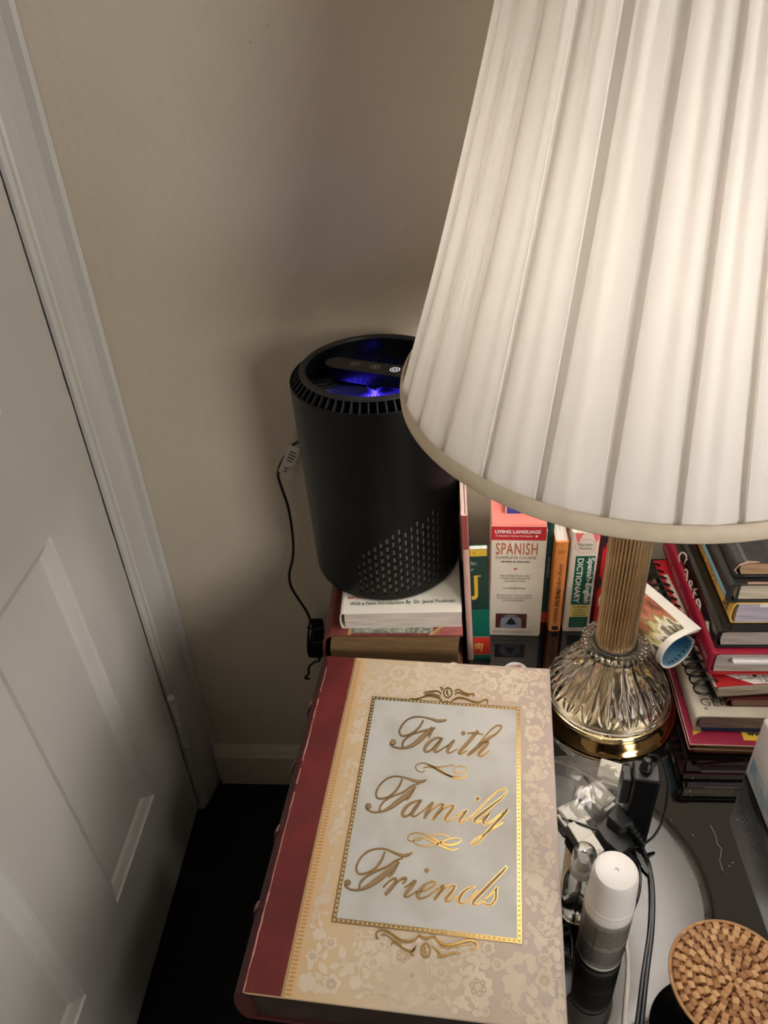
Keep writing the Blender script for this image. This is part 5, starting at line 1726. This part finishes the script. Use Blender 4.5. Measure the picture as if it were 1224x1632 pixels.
# ------------------------------------------------------------------ clutter on the near right of the table
# white spray can
sc_ = thing('spray_bottle', 'white bottle with ribbed white cap and grey printed label', 'bottle', (0.1345, 0.3520, TAB + 0.0003))
MB().lathe([(0.0001, 0), (0.0185, 0), (0.0208, 0.0022), (0.0212, 0.005), (0.0212, 0.086), (0.0205, 0.090), (0.0196, 0.093), (0.0001, 0.093)], 64).build('bottle_body', mat('white_plastic', (226, 220, 212), 0.35), sc_, smooth=True)
cp = []
prof = [(0.0206, 0.0932), (0.0210, 0.0940), (0.0210, 0.0965), (0.0205, 0.0975), (0.0204, 0.100), (0.0194, 0.131), (0.0186, 0.1365), (0.0170, 0.1392), (0.0140, 0.1400), (0.0020, 0.1400), (0.0012, 0.1385), (0.0001, 0.1385)]
mb = MB()
NQ = 180
vs, fs = [], []
for r, z in prof:
    for i in range(NQ):
        t = 2 * math.pi * i / NQ
        rr = r - (0.00028 * (i % 2) if 0.0985 < z < 0.134 and r > 0.015 else 0)
        vs.append((rr * math.cos(t), rr * math.sin(t), z))
for j in range(len(prof) - 1):
    for i in range(NQ):
        k = (i + 1) % NQ
        fs.append((j * NQ + i, j * NQ + k, (j + 1) * NQ + k, (j + 1) * NQ + i))
MB().add(vs, fs).build('cap', mat('white_cap', (236, 230, 224), 0.4), sc_, smooth=True, angle=40)
MB().lathe([(0.02135, 0.0075), (0.02135, 0.0830)], 64).build('label', mat('label_grey', (150, 144, 134), 0.5), sc_, smooth=True)
mb = MB()
lr = random.Random(5)
def cyl(t, z, r=0.02150):
    return (r * math.cos(t), r * math.sin(t), z)
for bi, (ta, tb) in enumerate(((-165, -128), (-124, -78), (-74, -30), (-26, 10))):
    for z0, z1 in ((0.0120, 0.0400), (0.0450, 0.0760)):
        t = math.radians(ta)
        while t < math.radians(tb):
            z = z1
            while z > z0 + 0.002:
                l = lr.uniform(0.0015, 0.0050)
                l = min(l, z - z0)
                mb.add([cyl(t, z - l), cyl(t + 0.030, z - l), cyl(t + 0.030, z), cyl(t, z)], [(0, 1, 2, 3)])
                z -= l + 0.0008
            t += 0.064
for t0, t1, z in ((-168, 12, 0.0425), (-168, 12, 0.0785), (-168, 12, 0.0095)):
    for i in range(30):
        a, b_ = math.radians(t0 + (t1 - t0) * i / 30), math.radians(t0 + (t1 - t0) * (i + 1) / 30)
        mb.add([cyl(a, z), cyl(b_, z), cyl(b_, z + 0.0006), cyl(a, z + 0.0006)], [(0, 1, 2, 3)])
for t0 in (-126, -76, -28):
    a = math.radians(t0)
    mb.add([cyl(a, 0.0095), cyl(a + .015, 0.0095), cyl(a + .015, 0.0785), cyl(a, 0.0785)], [(0, 1, 2, 3)])
o = mb.build('label_print', mat('label_ink', (56, 52, 48), 0.6), sc_)
o['kind'] = 'stuff'

# clear mist bottle
M_clr = mat('clear_plastic', (250, 250, 248), 0.04, trans=1.0, ior=1.42)
mb_ = thing('mist_bottle', 'small clear mist bottle with clear cap behind the white bottle', 'bottle', (0.1180, 0.3900, TAB + 0.0003))
MB().lathe([(0.0001, 0.0), (0.0130, 0.0), (0.0150, 0.003), (0.0150, 0.048), (0.0135, 0.056), (0.0085, 0.062), (0.0080, 0.068), (0.0072, 0.068), (0.0076, 0.0615), (0.0125, 0.055), (0.0140, 0.047), (0.0140, 0.0045), (0.0120, 0.0025), (0.0001, 0.0025)], 48).build('bottle_body', M_clr, mb_, smooth=True)
MB().lathe([(0.0115, 0.0685), (0.0118, 0.0695), (0.0106, 0.098), (0.0098, 0.1015), (0.0070, 0.1030), (0.0001, 0.1030), (0.0001, 0.1018), (0.0065, 0.1018), (0.0090, 0.1003), (0.0097, 0.097), (0.0108, 0.0695), (0.0115, 0.0685)], 48).build('clear_cap', M_clr, mb_, smooth=True)
MB().lathe([(0.0001, 0.0682), (0.0088, 0.0682), (0.0090, 0.070), (0.0090, 0.077), (0.0055, 0.078), (0.0055, 0.088), (0.0048, 0.090), (0.0001, 0.090)], 32).build('nozzle', mat('frosted_nozzle', (222, 220, 216), 0.3, trans=0.4), mb_, smooth=True)
MB().tube([(0, 0, 0.0035), (0.001, 0, 0.03), (0, 0, 0.0675)], 0.0012, 8).build('dip_tube', M_clr, mb_, smooth=True)

# black key fob with rings
kf = at_z(903, 1545, -0.769)
kr = (kf.x, kf.y, TAB + 0.0003)
key = thing('key_fob', 'black key fob with wire rings lying between the box and the white bottle', 'key fob', kr)
def kp_(px, py, z=-0.764):
    return loc_of(at_z(px, py, z), kr)
mb = MB()
mb.tube([kp_(x, y) for x, y in [tuple(q) for q in spline([(893, 1500), (893, 1525), (899, 1533), (909, 1532), (912, 1520), (911, 1496), (906, 1486), (897, 1488), (893, 1500)], 4)]], 0.0013, 8)
mb.tube([kp_(x, y, -0.762) for x, y in [tuple(q) for q in spline([(898, 1488), (897, 1480), (902, 1474), (907, 1478), (905, 1488), (898, 1488)], 4)]], 0.0010, 6)
mb.build('ring', M_wire, key, smooth=True)
pl_ = [(900, 1528), (912, 1530), (914, 1552), (912, 1580), (903, 1590), (893, 1588), (891, 1574), (898, 1562), (901, 1545)]
a = [kp_(x, y, -0.7662) for x, y in pl_]
b_ = [(p[0], p[1], 0.0003) for p in a]
n = len(a)
MB().add(a + b_, [tuple(range(n - 1, -1, -1)), tuple(range(n, 2 * n))] + [(i, (i + 1) % n, n + (i + 1) % n, n + i) for i in range(n)]).build('fob', M_blk, key, bevel=0.001)

# zip bag with white connectors
def conn(px, py, ang, label, sx_=0.021, sy_=0.023, sz_=0.013, zz=0.0):
    q = at_z(px, py, -0.765 + zz)
    t = thing('white_adapter', label, 'adapter', (q.x, q.y, TAB + 0.0006 + zz), math.radians(ang), 'white adapters in the zip bag')
    MB().box((-sx_ / 2, -sy_ / 2, 0), (sx_ / 2, sy_ / 2, sz_)).build('housing', mat('adapter_white', (226, 220, 206), 0.4), t, bevel=0.0012)
    MB().box((-sx_ * 0.30, -sy_ / 2 - 0.004, sz_ * 0.2), (sx_ * 0.30, -sy_ / 2 - 0.0001, sz_ * 0.8)).build('socket_end', mat('adapter_white', (226, 220, 206), 0.4), t, bevel=0.0008)
    MB().box((-sx_ * 0.32, -sy_ * 0.45, sz_ + 0.0001), (sx_ * 0.32, -sy_ * 0.05, sz_ + 0.0014)).build('latch', mat('adapter_white', (226, 220, 206), 0.4), t, bevel=0.0005)
    return t
conn(975, 1236, -20, 'white adapter nearest the lamp in the zip bag', 0.030, 0.026)
conn(952, 1273, 38, 'middle white adapter of the three inside the zip bag', 0.025, 0.029)
conn(914, 1303, -62, 'white adapter in the zip bag nearest the keepsake box', 0.027, 0.026)
conn(931, 1345, 24, 'long white adapter behind the clear mist bottle', 0.020, 0.040, 0.018)
M_film = bpy.data.materials.new('plastic_film')
M_film.use_nodes = True
nt = M_film.node_tree
nt.nodes.remove(nt.nodes['Principled BSDF'])
tr = nt.nodes.new('ShaderNodeBsdfTransparent')
tr.inputs[0].default_value = (0.93, 0.93, 0.92, 1)
gl = nt.nodes.new('ShaderNodeBsdfGlossy')
gl.inputs['Roughness'].default_value = 0.16
df = nt.nodes.new('ShaderNodeBsdfDiffuse')
df.inputs[0].default_value = (0.8, 0.78, 0.76, 1)
m1 = nt.nodes.new('ShaderNodeMixShader')
m1.inputs[0].default_value = 0.45
m2 = nt.nodes.new('ShaderNodeMixShader')
m2.inputs[0].default_value = 0.34
nt.links.new(gl.outputs[0], m1.inputs[1])
nt.links.new(df.outputs[0], m1.inputs[2])
nt.links.new(tr.outputs[0], m2.inputs[1])
nt.links.new(m1.outputs[0], m2.inputs[2])
nt.links.new(m2.outputs[0], nt.nodes['Material Output'].inputs['Surface'])
bq = at_z(935, 1265, -0.77)
br = (bq.x, bq.y, TAB)
bag = thing('zip_bag', 'clear plastic zip bag holding white adapters beside the keepsake box', 'bag', br)
outl = [(872, 1208), (905, 1203), (950, 1212), (1000, 1222), (1006, 1262), (985, 1292), (958, 1322), (930, 1334), (900, 1332), (884, 1300)]
outl = [loc_of(at_z(x, y, -0.768), br) for x, y in outl]
cxm = sum(p[0] for p in outl) / len(outl)
cym = sum(p[1] for p in outl) / len(outl)
op = spline([(p[0], p[1]) for p in outl + outl[:1]], 4)[:-1]
n = len(op)
vs, fs = [], []
br_ = random.Random(9)
RN = 7
for j in range(RN):
    f = 1 - j / RN
    for p in op:
        x, y = cxm + (p[0] - cxm) * f, cym + (p[1] - cym) * f
        hgt = 0.0195 * (1 - f ** 3) + 0.0012 + br_.uniform(-0.0014, 0.0014) * (1 if 0 < j else 0) + 0.0010 * math.sin(x * 420 + y * 300)
        vs.append((x, y, max(hgt, 0.0006)))
vs.append((cxm, cym, 0.0215))
for j in range(RN - 1):
    for i in range(n):
        k = (i + 1) % n
        fs.append((j * n + i, j * n + k, (j + 1) * n + k, (j + 1) * n + i))
for i in range(n):
    fs.append(((RN - 1) * n + i, (RN - 1) * n + (i + 1) % n, RN * n))
MB().add(vs, fs).build('film', M_film, bag, smooth=True, angle=60)
mb = MB()
zp = [loc_of(at_z(x, y, -0.760), br) for x, y in ((878, 1212), (910, 1222), (945, 1240), (960, 1262))]
mb.tube(zp, 0.0008, 6)
mb.build('zip_strip', mat('zip_red', (176, 120, 96), 0.4, trans=0.3), bag, smooth=True)

# black power adapter standing up, with its barrel plug and cord
aw = at_z(1013, 1335, -0.77)
ar = (aw.x, aw.y + 0.014, TAB + 0.0003)
ad_ = thing('power_adapter', 'black power adapter standing upright beside the zip bag', 'adapter', ar, math.radians(-8))
M_ad = mat('adapter_black', (14, 14, 15), 0.33)
MB().prism([(-0.0105, -0.014), (0.0125, -0.014), (0.0140, -0.011), (0.0140, 0.011), (-0.0120, 0.011), (-0.0120, -0.011)], 0, 0.098, 'z').build('housing', M_ad, ad_, bevel=0.002)
MB().box((-0.0215, -0.010, 0.050), (-0.0122, 0.009, 0.090)).build('plug_block', mat('adapter_grey', (40, 40, 40), 0.35), ad_, bevel=0.0015)
mb = MB()
mb.lathe([(0.0001, 0.0982), (0.0062, 0.0982), (0.0062, 0.101), (0.0048, 0.102), (0.0045, 0.112), (0.0030, 0.114), (0.0001, 0.114)], 24)
mb.build('barrel_plug', M_blk, ad_, smooth=True)
mb = MB()
for z in (0.1025, 0.1050, 0.1075, 0.1100):
    mb.lathe([(0.0046, z - .0006), (0.0052, z), (0.0046, z + .0006)], 20)
mb.build('plug_ribs', M_blk, ad_, smooth=True)
def rloc(v, root, rz):
    x, y, z = loc_of(v, root)
    c_, s_ = math.cos(rz), math.sin(rz)
    return (x * c_ + y * s_, -x * s_ + y * c_, z)
crd = [(1030, 1210, -0.660), (1036, 1203, -0.654), (1050, 1208, -0.668), (1062, 1232, -0.690), (1064, 1262, -0.710), (1058, 1300, -0.735), (1044, 1330, -0.752), (1022, 1347, -0.758), (1000, 1350, -0.757), (984, 1344, -0.756)]
cp_ = [Vector(p) for p in spline([at_z(x, y, z) for x, y, z in crd], 6)]
MB().tube([rloc(p, ar, math.radians(-8)) for p in cp_], 0.0013, 8).build('cord', mat('cord_black', (14, 13, 13), 0.5), ad_, smooth=True)

# mains plug with ribbed strain relief and twin cord
pw = at_z(985, 1318, -0.757)
pr_ = (pw.x, pw.y, TAB + 0.0003)
plg = thing('mains_plug', 'black mains plug with ribbed neck and long cord across the glass', 'plug', pr_)
def pp(x, y, z):
    return loc_of(at_z(x, y, z), pr_)
def slab(px, z0, z1, m, name, bev=0.001):
    a = [pp(x, y, z1) for x, y in px]
    b_ = [(p[0], p[1], p[2] - (z1 - z0)) for p in a]
    n = len(a)
    return MB().add(a + b_, [tuple(range(n)), tuple(range(2 * n - 1, n - 1, -1))] + [(i, n + i, n + (i + 1) % n, (i + 1) % n) for i in range(n)]).build(name, m, plg, bevel=bev)
slab([(968, 1300), (985, 1279), (1004, 1297), (1010, 1312), (990, 1318)], -0.769, -0.735, mat('plug_grey', (50, 50, 50), 0.42), 'plug_face')
slab([(950, 1318), (968, 1300), (1000, 1322), (1012, 1345), (990, 1362), (965, 1340)], -0.769, -0.748, M_blk, 'plug_body')
mb = MB()
for k in range(6):
    t = k / 5
    c_ = at_z(1000 + 24 * t, 1310 + 34 * t, -0.740 - 0.012 * t)
    d_ = (at_z(1024, 1344, -0.752) - at_z(1000, 1310, -0.740)).normalized()
    r_ = 0.0064 - 0.0022 * t
    mb.tube([loc_of(c_ - d_ * 0.0017, pr_), loc_of(c_ + d_ * 0.0017, pr_)], r_, 14)
    if k < 5:
        mb.tube([loc_of(c_ + d_ * 0.0017, pr_), loc_of(c_ + d_ * 0.0052, pr_)], r_ * 0.72, 12)
mb.build('strain_relief', M_blk, plg, smooth=True)
M_cb = mat('cable_black', (17, 16, 16), 0.38)
mb = MB()
for off in (0, 5.5):
    pts = [(1022, 1341, -0.752), (1032, 1352, -0.760), (1041 + off * .3, 1380, -0.7672), (1046 + off * .5, 1420, -0.7675), (1044 + off * .7, 1480, -0.7675), (1034 + off, 1550, -0.7675), (1024 + off * 1.2, 1632, -0.7675), (1016 + off * 1.2, 1690, -0.7675)]
    pts[1:2] = [(1032, 1352, -0.760)]
    mb.tube([loc_of(Vector(p), pr_) for p in spline([at_z(x - 8, y, z) for x, y, z in pts], 6)], 0.0021, 8)
mb.build('twin_cord', M_cb, plg, smooth=True)
mb = MB()
mb.tube([loc_of(Vector(p), pr_) for p in spline([at_z(x, y, z) for x, y, z in ((889, 1303, -0.762), (897, 1305, -0.760), (920, 1312, -0.752), (950, 1322, -0.750), (975, 1334, -0.752), (992, 1340, -0.755))], 6)], 0.0016, 8)
mb.tube([loc_of(Vector(p), pr_) for p in spline([at_z(x, y, z) for x, y, z in ((985, 1352, -0.757), (1005, 1366, -0.762), (1018, 1380, -0.766), (1021, 1405, -0.768), (1017, 1430, -0.768), (1006, 1455, -0.768), (985, 1490, -0.768))], 6)], 0.0013, 8)
mb.tube([loc_of(Vector(p), pr_) for p in ((at_z(990, 1350, -0.758)), (at_z(1012, 1372, -0.764)))], 0.0034, 10)
mb.build('thin_cord', M_cb, plg, smooth=True)
MB().add([loc_of(at_z(x, y, z), pr_) for x, y, z in ((1012, 1355, -0.762), (1022, 1362, -0.762), (1040, 1398, -0.767), (1036, 1400, -0.768), (1016, 1368, -0.763))], [(0, 1, 2, 3, 4)]).build('grey_tie', mat('tie_grey', (120, 120, 118), 0.5), plg)
# white cord
wq = at_z(1000, 1560, -0.768)
wc = MB().tube([loc_of(Vector(p), (wq.x, wq.y, TAB)) for p in spline([at_z(x, y, -0.7678) for x, y in ((975, 1440), (992, 1475), (1000, 1510), (1001, 1550), (997, 1600), (992, 1660))], 6)], 0.0021, 8).build('charger_cable', mat('cord_white', (224, 218, 206), 0.45), None, smooth=True, loc=(wq.x, wq.y, TAB))
tag(wc, 'white cord running forward on the glass beside the white bottle', 'cable')

# soft pack of tissues
tq = Vector((0.3225, 0.549, TAB + 0.0003))
ts = thing('tissue_pack', 'white tissue pack with blue print at the right edge of the frame', 'tissue pack', tq, math.radians(1.0))
mb = MB()
TW, TD, TH = 0.115, 0.150, 0.095
NXT, NZT = 16, 10
def puff(u, v):
    return 0.0022 * math.sin(math.pi * u) * math.sin(math.pi * v) + 0.0012 * math.sin(7 * u + 3 * v)
mb.box((0.004, -TD, 0.0), (TW, 0, TH))
mb.build('pack', mat('pack_white', (214, 206, 200), 0.4, col2=(204, 198, 194), scale=12), ts, bevel=0.004, segs=4)
tf = MB()
for i in range(NXT):
    for j in range(NZT):
        q_ = []
        for a_, b_ in ((i, j), (i, j + 1), (i + 1, j + 1), (i + 1, j)):
            u, v = a_ / NXT, b_ / NZT
            q_.append((0.0038 - puff(u, v), -0.0085 - (TD - 0.017) * u, 0.008 + (TH - 0.018) * v))
        tf.cur = 1 if (j < 4 - i * 0.1 and i < 14) else 0
        tf.add(q_, [(0, 1, 2, 3)])
M_pblue = mat('pack_blue', (150, 182, 194), 0.4, col2=(206, 214, 214), scale=26, detail=4, lo=0.4, hi=0.6)
tf.build('printed_side', [mat('pack_white', (214, 206, 200), 0.4), M_pblue], ts, smooth=True)
mb = MB()
text(mb, '(Tsl', (-0.0018, -0.012, 0.034), (0, -0.004, -0.022), (0, 0.0075, -0.002), (-1, 0, 0), bold=0.02)
mb.build('pack_lettering', mat('pack_navy', (44, 70, 96), 0.5), ts)
mb = MB()
for k in range(22):
    y = -0.016 - k * 0.0046
    z = 0.040 - 0.0006 * k + 0.004 * math.sin(k * 1.3)
    ribbon(mb, [(y, z + .006, .0006), (y - .003, z - 0.006, .0012), (y - 0.005, z - 0.018, .0005)], conv=lambda a, b, l: (-0.0014, a, b), n=4)
o = mb.build('pack_pattern', mat('pack_line', (96, 118, 126), 0.5), ts)
o['kind'] = 'stuff'

# black bowl with a woven wicker lid
WX, WY, WR = 0.2302, 0.3025, 0.0512
bw = thing('lidded_bowl', 'small black bowl with a round woven wicker lid', 'bowl', (WX, WY, TAB + 0.0003))
MB().lathe([(0.0001, 0.0), (0.022, 0.0), (0.024, 0.002), (0.029, 0.018), (0.036, 0.036), (0.0468, 0.050), (0.0496, 0.0535), (0.0480, 0.0540), (0.0450, 0.050), (0.027, 0.018), (0.0001, 0.006)], 64).build('bowl_body', mat('bowl_black', (16, 15, 15), 0.3), bw, smooth=True)
lid = MB().lathe([(0.0001, 0.0548), (0.0485, 0.0548), (0.0500, 0.0560), (0.0495, 0.0578), (0.0001, 0.0578)], 64).build('lid', mat('wicker_dark', (128, 86, 52), 0.7), bw, smooth=True)
M_wk = [mat('wicker_a', (192, 144, 98), 0.55, col2=(178, 130, 84), scale=160, bump=0.2), mat('wicker_b', (206, 162, 114), 0.55, col2=(192, 146, 98), scale=160, bump=0.2), mat('wicker_c', (168, 120, 76), 0.55, col2=(152, 106, 64), scale=160, bump=0.2)]
# rim and coil rings
def torus(r, z, a, sq, name, m, wob=0.0):
    n, k = 72, 8
    vs, fs = [], []
    for i in range(n):
        t = 2 * math.pi * i / n
        rr = r + wob * math.sin(9 * t)
        for j in range(k):
            p = 2 * math.pi * j / k
            vs.append(((rr + a * math.cos(p)) * math.cos(t), (rr + a * math.cos(p)) * math.sin(t), z + a * sq * math.sin(p)))
    for i in range(n):
        for j in range(k):
            fs.append((i * k + j, ((i + 1) % n) * k + j, ((i + 1) % n) * k + (j + 1) % k, i * k + (j + 1) % k))
    return MB().add(vs, fs).build(name, m, lid, smooth=True)
torus(0.0498, 0.0584, 0.0017, 0.8, 'rim_strand', M_wk[0])
RING = 9
M_coil = mat('wicker_coil', (160, 112, 70), 0.65, col2=(138, 94, 56), scale=160)
wr = random.Random(21)
for k in range(RING):
    rk = 0.0455 - k * 0.0051
    torus(rk, 0.0583, 0.0017, 0.6, 'coil', M_coil, 0.0002)
    npc = max(5, int(round(2 * math.pi * rk / 0.0084)))
    turn = wr.random() * 6.28
    protos = []
    for mi in range(3):
        wdt = 2 * math.pi * rk / npc * 0.60
        vs, fs = [], []
        nl = 6
        for i in range(nl + 1):
            u = i / nl
            r = rk - 0.0039 + 0.0078 * u
            z = 0.0586 + 0.0030 * max(0.0, math.sin(math.pi * u)) ** 0.6
            for s_ in (-0.5, 0.5):
                vs.append((r, s_ * wdt, z))
        for i in range(nl + 1):
            u = i / nl
            r = rk - 0.0039 + 0.0078 * u
            for s_ in (-0.5, 0.5):
                vs.append((r, s_ * wdt, 0.0580 + 0.0012 * math.sin(math.pi * u)))
        o2 = 2 * (nl + 1)
        for i in range(nl):
            fs.append((2 * i, 2 * i + 2, 2 * i + 3, 2 * i + 1))
            fs.append((2 * i, o2 + 2 * i, o2 + 2 * i + 2, 2 * i + 2))
            fs.append((2 * i + 1, 2 * i + 3, o2 + 2 * i + 3, o2 + 2 * i + 1))
        protos.append((vs, fs))
    meshes = []
    for c in range(npc):
        mi = wr.randrange(3)
        t = 2 * math.pi * (c + (0.5 if k % 2 else 0)) / npc + wr.uniform(-.02, .02) / max(rk * 20, .2)
        if len(meshes) < 3:
            ob = MB().add(*protos[len(meshes)]).build('weave_strand', M_wk[len(meshes)], lid, smooth=True, angle=50)
            meshes.append(ob)
        else:
            ob = meshes[mi].copy()
            COL.objects.link(ob)
            ob.parent = lid
        ob.rotation_euler = (0, 0, t + turn)
